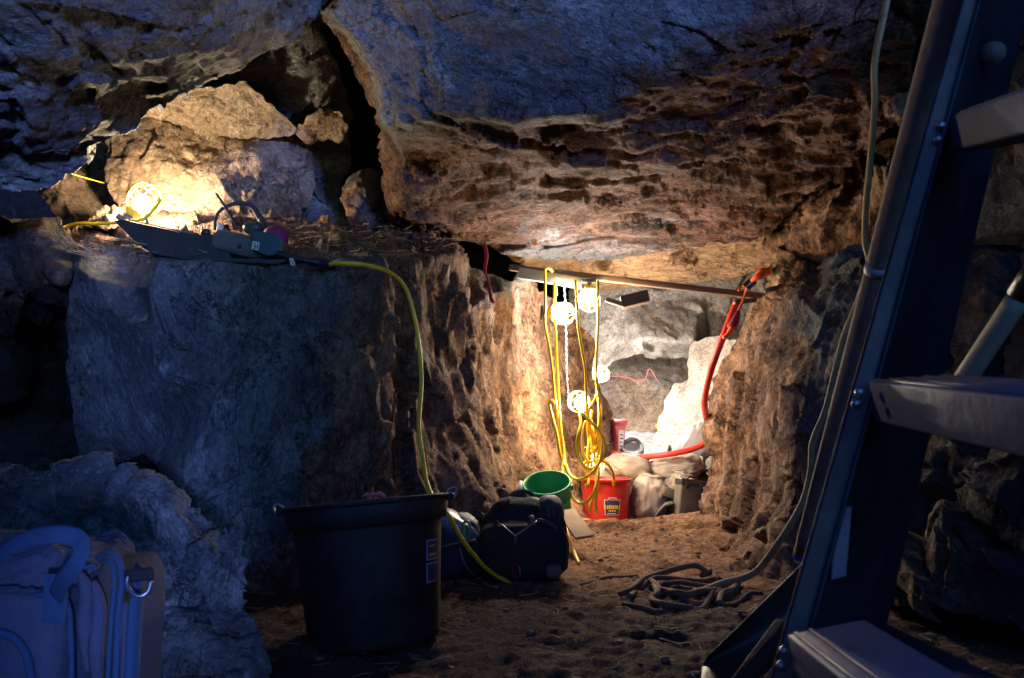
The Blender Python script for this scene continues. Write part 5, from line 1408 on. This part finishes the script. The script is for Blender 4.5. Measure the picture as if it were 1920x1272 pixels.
# ------------------------------------------------------------------ straw, twigs and stones
def straws(name, label, n, fn, rr, mat, L=(.03, .1), cat='straw'):
    V, Fc = [], []
    rs = np.random.RandomState(len(name) + n)
    for k in range(n):
        p = fn(rs)
        a = rs.rand() * math.pi * 2; l = rs.uniform(*L)
        d = Vector((math.cos(a), math.sin(a), 0)); s = Vector((-d.y, d.x, 0))
        c = rs.randn() * .25
        pts = [p + d * (t - .5) * l + s * (c * l * (t - .5) ** 2 * 2) + Vector((0, 0, .003 + .006 * rs.rand())) for t in (0, .33, .66, 1)]
        b = len(V)
        r = rr * rs.uniform(.6, 1.4)
        for q in pts:
            for j in range(3):
                an = 2 * math.pi * j / 3
                V.append(q + s * (math.cos(an) * r) + Vector((0, 0, math.sin(an) * r)))
        for i in range(3):
            for j in range(3):
                x = b + i * 3 + j; y = b + i * 3 + (j + 1) % 3
                Fc.append((x, y, y + 3, x + 3))
    o = part(name, (V, Fc), mat)
    tag(o, label, cat, kind='stuff'); return o
def gpt(rs, x0, x1, y0, y1):
    x = rs.uniform(x0, x1); y = rs.uniform(y0, y1)
    return Vector((x, y, gz(x, y)))
straws('straw', 'dry straw and twig bits scattered over the dirt floor', 420, lambda rs: gpt(rs, -1.1, 1.5, 1.6, 4.6), .0012, M_straw)
def ledgept(rs):
    px = rs.uniform(150, 850); py = rs.uniform(424, 484)
    d = LD(py) + max(0, (px - 600) / 250) * .45
    return P(px, py - 3, d - .02)
straws('ledge_straw', 'dry grass bits scattered on the dusty ledge top', 200, ledgept, .0011, M_straw, (.04, .14))
# gravel and crumbs
ico = bmesh.new(); bmesh.ops.create_icosphere(ico, subdivisions=1, radius=1.0)
iv = np.array([v.co[:] for v in ico.verts]); iff = np.array([[v.index for v in f.verts] for f in ico.faces]); ico.free()
rs = np.random.RandomState(5)
GVs, GFs = [], []
N = 3400
xs = rs.uniform(-1.2, 1.7, N); ys = 1.7 + 3.6 * rs.rand(N) ** .8
zs = ground_h(xs, ys)
for k in range(N):
    s = .002 + .013 * rs.rand() ** 8
    v = iv * (1 + .32 * rs.randn(len(iv), 1)) * np.array([s * rs.uniform(.8, 1.6), s, s * .6])
    GVs.append(v + np.array([xs[k], ys[k], zs[k] + s * .2])); GFs.append(iff + k * len(iv))
gv_ = np.concatenate(GVs); gf_ = np.concatenate(GFs)
c = gv_.mean(0)
o = bpy.data.objects.new('gravel', mesh_from('gravel', gv_ - c, gf_, M_crumb, smooth=False)); o.location = tuple(c); link(o)
tag(o, 'small crumbs of earth and stone scattered over the floor', 'gravel', kind='stuff')
